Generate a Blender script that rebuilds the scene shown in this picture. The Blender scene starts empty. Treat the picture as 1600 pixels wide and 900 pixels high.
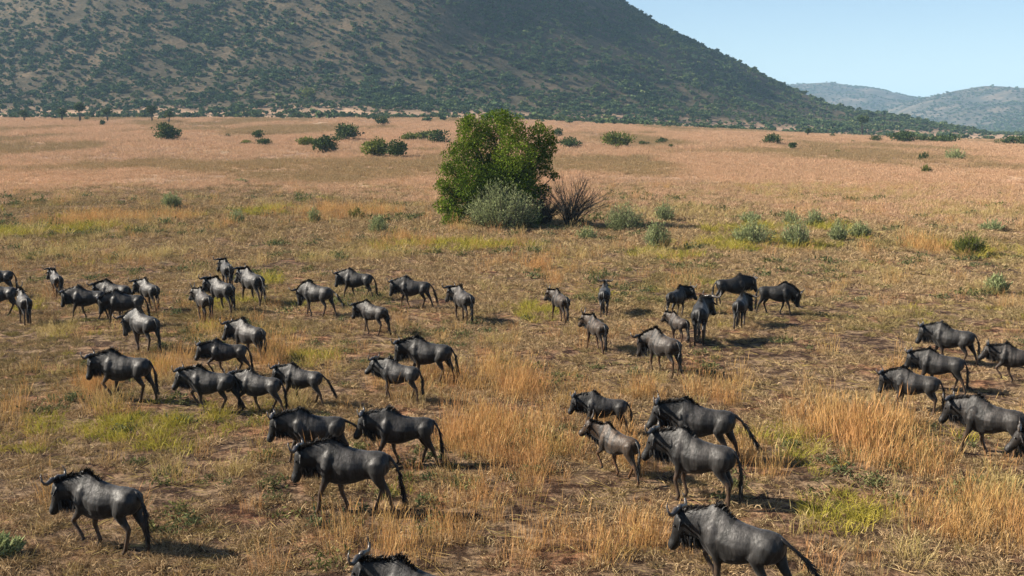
import bpy, math, random
import numpy as np
from mathutils import Vector, Matrix, kdtree

random.seed(11)
RNG = np.random.default_rng(11)
scene = bpy.context.scene
COL = scene.collection
PI = math.pi
def R(d): return math.radians(d)

# ------------------------------------------------------------------ camera
CAM_H = 6.9
FOC = 1750.0            # focal length in photo pixels (photo 1600 wide)
HORIZON = 205.0
PITCH = math.atan((450.0 - HORIZON) / FOC)
cam_data = bpy.data.cameras.new('camera')
cam_data.sensor_width = 36.0
cam_data.lens = FOC / 1600.0 * 36.0
cam_data.clip_start = 0.1
cam_data.clip_end = 20000.0
cam = bpy.data.objects.new('camera', cam_data)
COL.objects.link(cam)
cam.location = (0.0, 0.0, CAM_H)
cam.rotation_euler = (PI / 2 - PITCH, 0.0, 0.0)
scene.camera = cam

# ------------------------------------------------------------------ light
SUN_EL = R(32.0)
SUN_AZ = R(180.0 - 5.0)        # direction towards the sun, measured from +X to +Y: left, a little beyond
sdir = Vector((math.cos(SUN_AZ) * math.cos(SUN_EL), math.sin(SUN_AZ) * math.cos(SUN_EL), math.sin(SUN_EL)))
world = bpy.data.worlds.new('World')
scene.world = world
world.use_nodes = True
wn = world.node_tree
for n in list(wn.nodes): wn.nodes.remove(n)
wout = wn.nodes.new('ShaderNodeOutputWorld')
wbg = wn.nodes.new('ShaderNodeBackground')
sky = wn.nodes.new('ShaderNodeTexSky')
sky.sky_type = 'NISHITA'
sky.sun_disc = False
sky.sun_elevation = SUN_EL
sky.sun_rotation = math.atan2(sdir.x, sdir.y)   # Nishita: 0 = +Y, clockwise towards +X
sky.air_density = 0.8
sky.dust_density = 0.25
sky.ozone_density = 1.0
wbg.inputs['Strength'].default_value = 0.052
wn.links.new(sky.outputs['Color'], wbg.inputs['Color'])
wn.links.new(wbg.outputs['Background'], wout.inputs['Surface'])

sun_data = bpy.data.lights.new('sun', 'SUN')
sun_data.energy = 5.0
sun_data.angle = R(0.53)
sun_data.color = (1.0, 0.90, 0.76)
sun = bpy.data.objects.new('sun', sun_data)
COL.objects.link(sun)
sun.rotation_euler = (-sdir).to_track_quat('-Z', 'Y').to_euler()

scene.view_settings.view_transform = 'Standard'
scene.view_settings.look = 'None'
scene.view_settings.exposure = 1.52
scene.view_settings.gamma = 1.0
scene.view_settings.use_curve_mapping = False
scene.render.engine = 'CYCLES'
scene.cycles.max_bounces = 5
scene.cycles.diffuse_bounces = 2
scene.cycles.glossy_bounces = 2
scene.cycles.transmission_bounces = 3
scene.cycles.transparent_max_bounces = 8
scene.cycles.volume_bounces = 0
scene.cycles.use_denoising = True

# ------------------------------------------------------------------ helpers
_lat = RNG.random((256, 256))
def vnoise(x, y, scale=1.0, seed=0):
    """smooth value noise 0..1"""
    x = np.asarray(x, float) / scale + seed * 37.31
    y = np.asarray(y, float) / scale + seed * 17.77
    xi = np.floor(x).astype(int); yi = np.floor(y).astype(int)
    fx = x - xi; fy = y - yi
    fx = fx * fx * (3 - 2 * fx); fy = fy * fy * (3 - 2 * fy)
    a = _lat[xi % 256, yi % 256]; b = _lat[(xi + 1) % 256, yi % 256]
    c = _lat[xi % 256, (yi + 1) % 256]; d = _lat[(xi + 1) % 256, (yi + 1) % 256]
    return (a * (1 - fx) + b * fx) * (1 - fy) + (c * (1 - fx) + d * fx) * fy
def fbm(x, y, scale, octaves=4, seed=0):
    s = 0.0; amp = 1.0; tot = 0.0
    for o in range(octaves):
        s = s + amp * vnoise(x, y, scale / (2 ** o), seed + o * 3)
        tot += amp; amp *= 0.5
    return s / tot
def sstep(a, b, x):
    t = np.clip((np.asarray(x, float) - a) / (b - a), 0, 1)
    return t * t * (3 - 2 * t)

def plain_z(x, y):
    """height of the grass plain: small bumps near by, a gentle apron rising to the hill on the left"""
    x = np.asarray(x, float); y = np.asarray(y, float)
    lateral = sstep(260, -120, x - 0.08 * y)
    z = 15.5 * sstep(137, 760, y) * lateral + 2.0 * sstep(300, 910, y) * (1 - lateral)
    near = 1 - sstep(90, 240, y)
    z = z + near * (0.16 * (vnoise(x, y, 6.0, 5) - 0.5) + 0.07 * (vnoise(x, y, 1.4, 8) - 0.5))
    return z

_cp, _sp = math.cos(PITCH), math.sin(PITCH)
def ray(px, py):
    dx = (px - 800.0) / FOC; dy = (450.0 - py) / FOC
    return np.array([dx, _cp + dy * _sp, -_sp + dy * _cp])
def ground_at(px, py):
    """where the line of sight through a photo pixel meets the plain"""
    d = ray(px, py); o = np.array([0, 0, CAM_H])
    t = 6.0; step = 0.5
    prev = t
    while t < 3000:
        p = o + d * t
        if p[2] <= plain_z(p[0], p[1]): break
        prev = t; t *= 1.02
    lo, hi = prev, t
    for _ in range(40):
        m = 0.5 * (lo + hi); p = o + d * m
        if p[2] <= plain_z(p[0], p[1]): hi = m
        else: lo = m
    p = o + d * hi
    return float(p[0]), float(p[1]), float(plain_z(p[0], p[1]))
def project(p):
    x, y, z = p[0], p[1], p[2] - CAM_H
    depth = y * _cp - z * _sp
    up = y * _sp + z * _cp
    return 800 + FOC * x / depth, 450 - FOC * up / depth, depth

def new_mat(name):
    m = bpy.data.materials.new(name); m.use_nodes = True
    nt = m.node_tree
    return m, nt, nt.nodes['Principled BSDF']
def nd(nt, t, **kw):
    n = nt.nodes.new(t)
    for k, v in kw.items(): setattr(n, k, v)
    return n
def ramp(nt, fac, stops):
    r = nt.nodes.new('ShaderNodeValToRGB')
    e = r.color_ramp.elements
    while len(e) < len(stops): e.new(0.5)
    for el, (p, c) in zip(e, stops):
        el.position = p; el.color = (c[0], c[1], c[2], 1)
    nt.links.new(fac, r.inputs['Fac'])
    return r.outputs['Color']
def noise_tex(nt, vec, scale, detail=3.0, rough=0.55):
    n = nt.nodes.new('ShaderNodeTexNoise')
    n.inputs['Scale'].default_value = scale; n.inputs['Detail'].default_value = detail
    n.inputs['Roughness'].default_value = rough
    if vec is not None: nt.links.new(vec, n.inputs['Vector'])
    return n.outputs['Fac']
def mixc(nt, fac, a, b, mode='MIX'):
    n = nt.nodes.new('ShaderNodeMix'); n.data_type = 'RGBA'; n.blend_type = mode
    for sock, v in ((n.inputs[0], fac), (n.inputs[6], a), (n.inputs[7], b)):
        if isinstance(v, (int, float)): sock.default_value = v
        elif isinstance(v, tuple): sock.default_value = (v[0], v[1], v[2], 1)
        else: nt.links.new(v, sock)
    return n.outputs[2]

def mesh_from(name, verts, faces, mat=None, smooth=False, attrs=None):
    me = bpy.data.meshes.new(name)
    verts = np.asarray(verts, float)
    me.from_pydata(verts.tolist(), [], faces if isinstance(faces, list) else faces.tolist())
    if mat: me.materials.append(mat)
    if smooth: me.polygons.foreach_set('use_smooth', np.ones(len(me.polygons), bool))
    if attrs:
        for k, arr in attrs.items():
            arr = np.asarray(arr, np.float32)
            if arr.ndim == 1:
                a = me.attributes.new(k, 'FLOAT', 'POINT'); a.data.foreach_set('value', arr)
            else:
                a = me.attributes.new(k, 'FLOAT_COLOR', 'POINT')
                c = np.ones((len(arr), 4), np.float32); c[:, :3] = arr
                a.data.foreach_set('color', c.ravel())
    me.update()
    return me
def link(name, data, parent=None, loc=None):
    o = bpy.data.objects.new(name, data); COL.objects.link(o)
    if parent is not None: o.parent = parent
    if loc is not None: o.location = loc
    return o
def tag(o, label=None, cat=None, group=None, kind=None):
    if label: o['label'] = label
    if cat: o['category'] = cat
    if group: o['group'] = group
    if kind: o['kind'] = kind
    return o
def unit(v):
    v = np.asarray(v, float); n = np.linalg.norm(v)
    return v / n if n > 1e-9 else v
# ------------------------------------------------------------------ terrain
HC = (-250.0, 1400.0, 1.183)
H_R = np.array([0, 100, 200, 300, 390, 485, 560, 640, 705, 760, 830, 900]) * 0.94
H_Z = np.array([330, 300, 258, 210, 165, 112, 77, 42, 22, 12, 4, 0]) * 0.97
def hill_h(x, y):
    x = np.asarray(x, float); y = np.asarray(y, float)
    r = np.sqrt((x - HC[0]) ** 2 + (HC[2] * (y - HC[1])) ** 2)
    r = r * (1 + 0.10 * (fbm(x, y, 220, 3, 21) - 0.5))
    h = np.interp(r, H_R, H_Z)
    body = sstep(840, 620, r)
    # a spur that runs down towards the plain, gentle on its left side and steep on its right
    xc = -78 - (y - 943) * 0.177 + 14 * (vnoise(x * 0, y, 90, 3) - 0.5)
    u = x - xc
    spur = np.where(u < 0, np.exp(-(u / 130) ** 2), np.exp(-(u / 50) ** 2))
    h = h + 62 * spur * sstep(890, 1096, y) * sstep(1520, 1370, y)
    u2 = x - (-330 - (y - 913) * 0.08)
    h = h + 20 * np.where(u2 < 0, np.exp(-(u2 / 120) ** 2), np.exp(-(u2 / 60) ** 2)) * sstep(850, 1035, y) * sstep(1520, 1370, y)
    h = h + body * (16 * (fbm(x, y, 120, 3, 31) - 0.5) + 5 * (fbm(x, y, 28, 2, 41) - 0.5))
    return np.where(h > 0, h, 0) * sstep(850, 760, r)

def grid_mesh(name, xs, ys, zf, mat, attrs=None):
    X, Y = np.meshgrid(xs, ys)
    x = X.ravel(); y = Y.ravel(); z = zf(x, y)
    nx, ny = len(xs), len(ys)
    i = np.arange((ny - 1) * (nx - 1)); r = i // (nx - 1); c = i % (nx - 1)
    a = r * nx + c
    faces = np.stack([a, a + 1, a + nx + 1, a + nx], 1)
    at = {k: f(x, y) for k, f in (attrs or {}).items()}
    return mesh_from(name, np.stack([x, y, z], 1), faces, mat, True, at)

# patches of grass seen in the photograph: centre and half size in photo pixels, turned into ellipses on the ground
PATCHES = {
    'yellow': [(190, 672, 150, 34), (60, 690, 70, 26), (350, 660, 60, 18), (842, 490, 46, 13), (1205, 690, 46, 34), (1250, 700, 50, 36), (1325, 805, 60, 36),
               (620, 760, 45, 22), (240, 575, 26, 10), (25, 365, 60, 12), (120, 360, 60, 10), (345, 478, 40, 10), (425, 330, 40, 7), (700, 385, 120, 8), (60, 480, 30, 12),
               (1170, 360, 60, 8), (1040, 400, 60, 8), (490, 560, 50, 10), (420, 440, 26, 8), (1300, 360, 60, 8), (1515, 395, 40, 10), (1190, 385, 120, 8)],
    'rust': [(1350, 685, 105, 48), (1290, 650, 50, 22), (1430, 700, 60, 30), (790, 600, 75, 32), (690, 590, 45, 22), (880, 868, 55, 30), (640, 860, 60, 26), (910, 640, 60, 22),
             (140, 612, 36, 28), (30, 625, 40, 30), (270, 575, 26, 22), (945, 735, 36, 36), (1180, 730, 34, 34), (1490, 840, 60, 40), (1580, 830, 50, 50), (1420, 590, 46, 14), (1010, 620, 40, 20),
             (720, 820, 90, 45), (990, 850, 90, 45), (900, 720, 110, 60), (760, 680, 80, 40), (560, 860, 80, 40), (420, 560, 50, 16), (1120, 620, 40, 18), (330, 520, 34, 14), (1460, 395, 30, 12), (180, 345, 120, 10), (540, 335, 90, 10), (620, 385, 60, 10), (860, 440, 14, 14), (820, 420, 50, 10)],
    'straw': [(1450, 840, 150, 50), (1330, 850, 80, 36), (1575, 770, 50, 40), (760, 545, 70, 24), (515, 540, 46, 18), (95, 398, 44, 12), (850, 690, 50, 22), (1370, 480, 30, 26), (1350, 430, 60, 16), (1540, 460, 60, 18), (1030, 590, 50, 20),
              (340, 740, 60, 20), (420, 640, 60, 20), (100, 520, 60, 20), (200, 610, 60, 20), (950, 400, 120, 14), (1500, 330, 130, 18), (1280, 300, 160, 14), (1090, 330, 60, 12), (560, 400, 100, 12), (250, 400, 90, 12), (330, 430, 40, 10)],
    'bare': [(1170, 545, 110, 26), (1240, 500, 60, 18), (1350, 540, 80, 26), (1130, 650, 70, 24), (60, 590, 50, 16), (230, 720, 140, 24), (320, 800, 120, 40), (900, 560, 60, 20), (1040, 450, 120, 20), (860, 400, 120, 14),
             (300, 400, 60, 10), (70, 420, 60, 10), (480, 800, 100, 40), (830, 760, 90, 40), (560, 640, 40, 18), (660, 470, 120, 16), (450, 410, 100, 12), (1540, 420, 80, 20), (110, 860, 120, 30), (900, 310, 60, 8), (1250, 330, 80, 10), (330, 300, 160, 8)],
}
_pw = {}
for k, lst in PATCHES.items():
    out = []
    for px, py, rx, ry in lst:
        x, y, _ = ground_at(px, py); xr, _, _ = ground_at(px + rx, py)
        ya = ground_at(px, py - ry)[1]; yb = ground_at(px, min(py + ry, 1000))[1]
        out.append((x, y, abs(xr - x), max(0.5 * abs(ya - yb), 0.6)))
    _pw[k] = out
def patch(kind, x, y):
    v = np.zeros_like(np.asarray(x, float))
    wob = 0.9 * (fbm(x, y, 2.6, 3, 51) - 0.5)
    for cx, cy, rx, ry in _pw[kind]:
        d = np.sqrt(((x - cx) / rx) ** 2 + ((y - cy) / ry) ** 2)
        v = np.maximum(v, 1 - sstep(0.25, 1.35, d + wob))
    return v
def pink_field(x, y):
    """how much of the tall pinkish dry grass of the open plain stands here"""
    n = fbm(x, y, 40, 3, 61)
    edge = 88 + 90 * (n - 0.5) - 10 * sstep(-20, 40, x)
    return sstep(edge, edge + 42, y) * (0.30 + 0.70 * sstep(0.36, 0.54, fbm(x, y * 0.35, 16, 3, 71)))
def green_field(x, y):
    return sstep(0.56, 0.72, fbm(x, y, 9, 3, 81))

def ground_material():
    m, nt, b = new_mat('ground_soil_and_litter')
    tc = nd(nt, 'ShaderNodeTexCoord'); P = tc.outputs['Object']
    pink = nd(nt, 'ShaderNodeAttribute', attribute_name='pink').outputs['Fac']
    bare = nd(nt, 'ShaderNodeAttribute', attribute_name='bare').outputs['Fac']
    fine = noise_tex(nt, P, 11.0, 6.0, 0.75)
    mid = noise_tex(nt, P, 1.3, 5.0, 0.6)
    soil = ramp(nt, fine, [(0.34, (0.026, 0.017, 0.012)), (0.46, (0.080, 0.048, 0.031)), (0.56, (0.165, 0.102, 0.066)), (0.70, (0.33, 0.225, 0.145))])
    litter = ramp(nt, fine, [(0.34, (0.060, 0.040, 0.025)), (0.46, (0.20, 0.135, 0.080)), (0.58, (0.32, 0.22, 0.13)), (0.72, (0.46, 0.34, 0.21))])
    lf = ramp(nt, mid, [(0.40, (0, 0, 0)), (0.60, (1, 1, 1))])
    near = mixc(nt, lf, soil, litter)
    red = noise_tex(nt, P, 0.45, 4.0, 0.6)
    rf = ramp(nt, red, [(0.50, (0, 0, 0)), (0.66, (0.6, 0.6, 0.6))])
    near = mixc(nt, rf, near, mixc(nt, 1.0, near, (1.35, 0.88, 0.70), 'MULTIPLY'))
    dk = noise_tex(nt, P, 2.6, 4.0, 0.65)
    near = mixc(nt, ramp(nt, dk, [(0.46, (0.9, 0.9, 0.9)), (0.54, (0, 0, 0))]), near, mixc(nt, 1.0, near, (0.34, 0.30, 0.28), 'MULTIPLY'))
    near = mixc(nt, bare, near, mixc(nt, 1.0, near, (0.72, 0.70, 0.72), 'MULTIPLY'))
    # the dry grass of the open plain, streaked across the line of sight
    mp = nd(nt, 'ShaderNodeMapping'); mp.inputs['Scale'].default_value = (0.030, 0.028, 1)
    nt.links.new(P, mp.inputs['Vector'])
    big = noise_tex(nt, mp.outputs['Vector'], 1.0, 6.0, 0.62)
    far = ramp(nt, big, [(0.32, (0.20, 0.135, 0.080)), (0.42, (0.36, 0.24, 0.150)), (0.50, (0.47, 0.295, 0.195)), (0.58, (0.47, 0.34, 0.220)), (0.70, (0.53, 0.36, 0.255))])
    sp = noise_tex(nt, P, 0.5, 4.0, 0.7)
    far = mixc(nt, 1.0, far, ramp(nt, sp, [(0.3, (0.62, 0.60, 0.58)), (0.65, (1.1, 1.08, 1.06))]), 'MULTIPLY')
    wide = noise_tex(nt, mp.outputs['Vector'], 0.55, 4.0, 0.55)
    far = mixc(nt, ramp(nt, wide, [(0.38, (0.75, 0.75, 0.75)), (0.52, (0, 0, 0))]), far, mixc(nt, 1.0, far, (0.66, 0.72, 0.66), 'MULTIPLY'))
    col = mixc(nt, pink, near, far)
    nt.links.new(col, b.inputs['Base Color'])
    b.inputs['Roughness'].default_value = 0.95; b.inputs['Specular IOR Level'].default_value = 0.1
    bp = nd(nt, 'ShaderNodeBump'); bp.inputs['Strength'].default_value = 1.0; bp.inputs['Distance'].default_value = 0.11
    nt.links.new(fine, bp.inputs['Height']); nt.links.new(bp.outputs['Normal'], b.inputs['Normal'])
    return m
def hill_material(name, lo, mid, hi, scale=0.05):
    m, nt, b = new_mat(name)
    tc = nd(nt, 'ShaderNodeTexCoord'); P = tc.outputs['Object']
    a = noise_tex(nt, P, scale, 6.0, 0.65)
    c = ramp(nt, a, [(0.32, lo), (0.5, mid), (0.68, hi)])
    g = noise_tex(nt, P, scale * 8, 4.0, 0.7)
    c = mixc(nt, 1.0, c, ramp(nt, g, [(0.3, (0.6, 0.62, 0.6)), (0.7, (1.2, 1.18, 1.15))]), 'MULTIPLY')
    low = nd(nt, 'ShaderNodeAttribute', attribute_name='low').outputs['Fac']   # dry grass of the plain runs up the foot of the hill
    c = mixc(nt, low, c, ramp(nt, a, [(0.36, (0.27, 0.18, 0.115)), (0.5, (0.40, 0.265, 0.175)), (0.64, (0.47, 0.32, 0.215))]))
    nt.links.new(c, b.inputs['Base Color'])
    b.inputs['Roughness'].default_value = 1.0; b.inputs['Specular IOR Level'].default_value = 0.05
    bp = nd(nt, 'ShaderNodeBump'); bp.inputs['Strength'].default_value = 0.6; bp.inputs['Distance'].default_value = 1.2
    nt.links.new(g, bp.inputs['Height']); nt.links.new(bp.outputs['Normal'], b.inputs['Normal'])
    return m

def axis(lo, fine_lo, fine_hi, hi, step, n_out):
    f = np.arange(fine_lo, fine_hi + step * 0.5, step)
    def grow(a, b, n):
        t = np.linspace(0, 1, n + 1)[1:]
        return a + (b - a) * (t ** 2.6 * 0.93 + 0.07 * t)
    return np.concatenate([grow(fine_lo, lo, n_out)[::-1], f, grow(fine_hi, hi, n_out)])
GROUND_MAT = ground_material()
gx = axis(-9000, -34, 34, 9000, 0.3, 60); gy = axis(-60, 6, 90, 13000, 0.3, 80)
g = link('ground', grid_mesh('ground', gx, gy, plain_z, GROUND_MAT, {'pink': pink_field, 'bare': lambda x, y: patch('bare', x, y)}))
tag(g, kind='structure')
HILL_MAT = hill_material('hillside_grass', (0.044, 0.040, 0.027), (0.068, 0.056, 0.036), (0.125, 0.092, 0.059))
hx = np.arange(-1120, 640, 7.0); hy = np.arange(610, 2010, 9.0)
def hill_surface(x, y):
    h = hill_h(x, y)
    return plain_z(x, y) + np.where(h > 0.05, h, -2.0) - 0.15
h = link('hill', grid_mesh('hill', hx, hy, hill_surface, HILL_MAT, {'low': lambda x, y: 0.8 - 0.8 * sstep(0.5, 11.0, hill_h(x, y) + 9 * (fbm(x, y, 40, 3, 57) - 0.5))})); tag(h, kind='structure')

def far_hill(name, pts, depth, y0, mat, amp, seed, step=28.0):
    """a long ridge: crest profile given as (x, height), falling away in front and behind"""
    px = np.array([p[0] for p in pts]); pz = np.array([p[1] for p in pts])
    xs = np.arange(px.min(), px.max(), step); ys = np.arange(y0 - depth, y0 + depth, step)
    def zf(x, y):
        t = np.abs(y - y0 - 120 * (fbm(x, x * 0, 900, 2, seed + 5) - 0.5)) / depth
        prof = np.clip(1 - t ** 1.15, 0, 1)
        z = np.interp(x, px, pz) * prof
        rid = np.abs(fbm(x, y, 420, 4, seed) - 0.5) * 2
        z = z * (1.0 - 0.5 * rid * np.clip(t * 2.2, 0, 1)) + amp * (fbm(x, y, 130, 3, seed + 9) - 0.5) * np.clip(z / 60, 0, 1)
        return np.where(z > 0.3, z, -6)
    o = link(name, grid_mesh(name, xs, ys, zf, mat)); tag(o, kind='structure')
    return zf
FAR_MAT = hill_material('far_hillside', (0.036, 0.042, 0.034), (0.070, 0.066, 0.050), (0.16, 0.125, 0.095), 0.014)
def crest(d, pts):   # photo pixels on the skyline -> (x, height) at distance d
    return [((px - 800) / FOC * d, (HORIZON - py) / FOC * d + CAM_H) for px, py in pts]
zf_left = far_hill('distant_hill', crest(4800, [(1060, 205), (1130, 160), (1200, 136), (1240, 132), (1262, 131), (1290, 129), (1312, 133), (1345, 136), (1380, 144), (1410, 151), (1440, 158), (1520, 172), (1640, 190), (1750, 205)]), 1350, 4800, FAR_MAT, 16, 3)
zf_right = far_hill('distant_hill', crest(3800, [(1300, 205), (1345, 190), (1390, 170), (1430, 156), (1465, 150), (1495, 143), (1515, 139), (1535, 136), (1560, 138), (1600, 141), (1700, 120), (1850, 110), (2000, 150), (2200, 205)]), 1500, 3800, FAR_MAT, 18, 13)
# ------------------------------------------------------------------ wildebeest
def fur_material():
    m, nt, b = new_mat('wildebeest_hide')
    at = nd(nt, 'ShaderNodeAttribute', attribute_name='hide')
    tc = nd(nt, 'ShaderNodeTexCoord')
    mp = nd(nt, 'ShaderNodeMapping'); mp.inputs['Scale'].default_value = (1.0, 1.0, 0.25)
    nt.links.new(tc.outputs['Object'], mp.inputs['Vector'])
    n1 = noise_tex(nt, mp.outputs['Vector'], 26.0, 4.0, 0.6)
    n2 = noise_tex(nt, tc.outputs['Object'], 5.0, 3.0, 0.6)
    v1 = ramp(nt, n1, [(0.32, (0.34, 0.34, 0.34)), (0.68, (1.6, 1.58, 1.55))])
    v2 = ramp(nt, n2, [(0.3, (0.78, 0.77, 0.76)), (0.7, (1.15, 1.15, 1.16))])
    c = mixc(nt, 1.0, at.outputs['Color'], v1, 'MULTIPLY')
    c = mixc(nt, 1.0, c, v2, 'MULTIPLY')
    nt.links.new(c, b.inputs['Base Color'])
    rr = ramp(nt, n1, [(0.3, (0.66, 0.66, 0.66)), (0.7, (0.44, 0.44, 0.44))])
    nt.links.new(rr, b.inputs['Roughness'])
    b.inputs['Specular IOR Level'].default_value = 0.30
    b.inputs['Sheen Weight'].default_value = 0.06
    b.inputs['Sheen Roughness'].default_value = 0.45
    n3 = noise_tex(nt, mp.outputs['Vector'], 60.0, 3.0, 0.7)
    bq = nd(nt, 'ShaderNodeBump'); bq.inputs['Strength'].default_value = 0.3; bq.inputs['Distance'].default_value = 0.05
    nt.links.new(n2, bq.inputs['Height'])
    bp = nd(nt, 'ShaderNodeBump'); bp.inputs['Strength'].default_value = 0.4; bp.inputs['Distance'].default_value = 0.014
    nt.links.new(n1, bp.inputs['Height']); nt.links.new(bq.outputs['Normal'], bp.inputs['Normal'])
    bs = nd(nt, 'ShaderNodeBump'); bs.inputs['Strength'].default_value = 0.5; bs.inputs['Distance'].default_value = 0.006
    nt.links.new(n3, bs.inputs['Height']); nt.links.new(bp.outputs['Normal'], bs.inputs['Normal'])
    nt.links.new(bs.outputs['Normal'], b.inputs['Normal'])
    return m
def plain_material(name, col, rough=0.6, spec=0.3, var=0.25, scale=9.0):
    m, nt, b = new_mat(name)
    tc = nd(nt, 'ShaderNodeTexCoord')
    n = noise_tex(nt, tc.outputs['Object'], scale, 3.0)
    lo = tuple(c * (1 - var) for c in col); hi = tuple(c * (1 + var) for c in col)
    nt.links.new(ramp(nt, n, [(0.3, lo), (0.7, hi)]), b.inputs['Base Color'])
    b.inputs['Roughness'].default_value = rough
    b.inputs['Specular IOR Level'].default_value = spec
    return m
HIDE = fur_material()
HORN = plain_material('horn_keratin', (0.060, 0.050, 0.042), 0.34, 0.5, 0.5, 14.0)
HAIR = plain_material('black_hair', (0.008, 0.007, 0.0065), 0.5, 0.35, 0.4, 20.0)
EYE = plain_material('dark_eye', (0.01, 0.008, 0.006), 0.1, 0.6, 0.1)

class Soup:
    """collects closed lofts, each vertex with a colour"""
    def __init__(self): self.v = []; self.f = []; self.c = []
    def loft(self, rings, cols, sides=14):
        n0 = len(self.v)
        for (c, s, u, a, b, taper), col in zip(rings, cols):
            c = np.asarray(c, float); s = np.asarray(s, float); u = np.asarray(u, float)
            for k in range(sides):
                t = 2 * PI * k / sides
                ct, st = math.cos(t), math.sin(t)
                w = 1.0 - taper * max(0.0, st)
                self.v.append(c + s * (a * ct * w) + u * (b * st)); self.c.append(col)
        m = len(rings)
        for i in range(m - 1):
            for k in range(sides):
                k2 = (k + 1) % sides
                self.f.append([n0 + i * sides + k, n0 + i * sides + k2, n0 + (i + 1) * sides + k2, n0 + (i + 1) * sides + k])
        self.f.append([n0 + k for k in range(sides)][::-1])
        self.f.append([n0 + (m - 1) * sides + k for k in range(sides)])
    def limb(self, pts, cols, sides=10):
        """pts: (x,y,z, fore-aft radius, lateral radius)"""
        P = [np.array(p[:3]) for p in pts]; rings = []
        for i, p in enumerate(pts):
            t = unit(P[min(i + 1, len(P) - 1)] - P[max(i - 1, 0)])
            side = np.array([0, 1.0, 0]); side = unit(side - t * np.dot(side, t))
            u = np.cross(t, side)
            rings.append((P[i], side, u, p[4], p[3], 0.0))
        self.loft(rings, cols, sides)

def ik(a, b, l1, l2, sgn):
    """middle joint between a and b in the x-z plane; sgn +1 bends towards +x"""
    ax, az = a; bx, bz = b
    d = math.hypot(bx - ax, bz - az)
    if d > (l1 + l2) * 0.995:
        k = d / (l1 + l2) * 1.01; l1 *= k; l2 *= k
    ca = (l1 * l1 + d * d - l2 * l2) / (2 * l1 * d); ca = max(-1, min(1, ca))
    h = l1 * math.sqrt(max(0, 1 - ca * ca))
    ux, uz = (bx - ax) / d, (bz - az) / d
    mx, mz = ax + ux * l1 * ca, az + uz * l1 * ca
    nx, nz = -uz, ux
    if nx * sgn < 0: nx, nz = -nx, -nz
    return mx + nx * h, mz + nz * h

GAITS = {  # (forward shift of the foot, lift) for left fore, right fore, left hind, right hind
    'stand':  [(0.03, 0), (-0.05, 0), (-0.06, 0), (0.05, 0)],
    'walk_a': [(0.27, 0.0), (-0.22, 0), (-0.26, 0), (0.20, 0)],
    'walk_b': [(-0.22, 0), (0.27, 0.0), (0.20, 0), (-0.26, 0)],
    'step_a': [(0.20, 0.17), (-0.10, 0), (0.10, 0), (-0.24, 0)],
    'step_b': [(-0.10, 0), (0.20, 0.17), (-0.24, 0), (0.10, 0)],
    'pace_a': [(0.24, 0.03), (-0.14, 0), (0.22, 0), (-0.16, 0)],
    'pace_b': [(-0.14, 0), (0.24, 0.03), (-0.16, 0), (0.22, 0)],
    'trot_a': [(0.28, 0.20), (-0.27, 0.02), (-0.36, 0.05), (0.26, 0.04)],
    'trot_b': [(-0.27, 0.02), (0.28, 0.20), (0.26, 0.04), (-0.36, 0.05)],
}
C_GREY = (0.032, 0.0300, 0.0290); C_RUMP = (0.018, 0.0171, 0.0166); C_DARK = (0.006, 0.0057, 0.006)
C_BELLY = (0.02, 0.019, 0.019); C_LEG = (0.045, 0.027, 0.016); C_HOOF = (0.012, 0.011, 0.010); C_FACE = (0.0045, 0.0042, 0.0042)
def lerp3(a, b, t): return tuple(a[i] * (1 - t) + b[i] * t for i in range(3))

def blades(pts, dirs, lens, width, rng, droop=0.5, segs=2):
    """thin tapering hair strands: roots, directions, lengths"""
    V = []; F = []
    for p, d, l in zip(pts, dirs, lens):
        d = unit(d); side = unit(np.cross(d, rng.normal(size=3))) * width
        n0 = len(V)
        for s in range(segs):
            t = s / segs
            q = np.asarray(p) + d * l * t + np.array([0, 0, -droop * l * t * t])
            w = side * (1 - 0.6 * t)
            V += [q - w, q + w]
        V.append(np.asarray(p) + d * l + np.array([0, 0, -droop * l]))
        for s in range(segs - 1):
            F.append([n0 + 2 * s, n0 + 2 * s + 1, n0 + 2 * s + 3, n0 + 2 * s + 2])
        F.append([n0 + 2 * segs - 2, n0 + 2 * segs - 1, n0 + 2 * segs])
    return V, F

def tube(path, radii, sides=8):
    s = Soup(); rings = []
    P = [np.asarray(p, float) for p in path]
    ref = np.array([0.31, 0.2, 0.93])
    for i in range(len(P)):
        t = unit(P[min(i + 1, len(P) - 1)] - P[max(i - 1, 0)])
        a = unit(np.cross(t, ref)); b = np.cross(t, a)
        rings.append((P[i], a, b, radii[i], radii[i], 0.0))
    s.loft(rings, [(0, 0, 0)] * len(P), sides)
    return s.v, s.f

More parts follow.
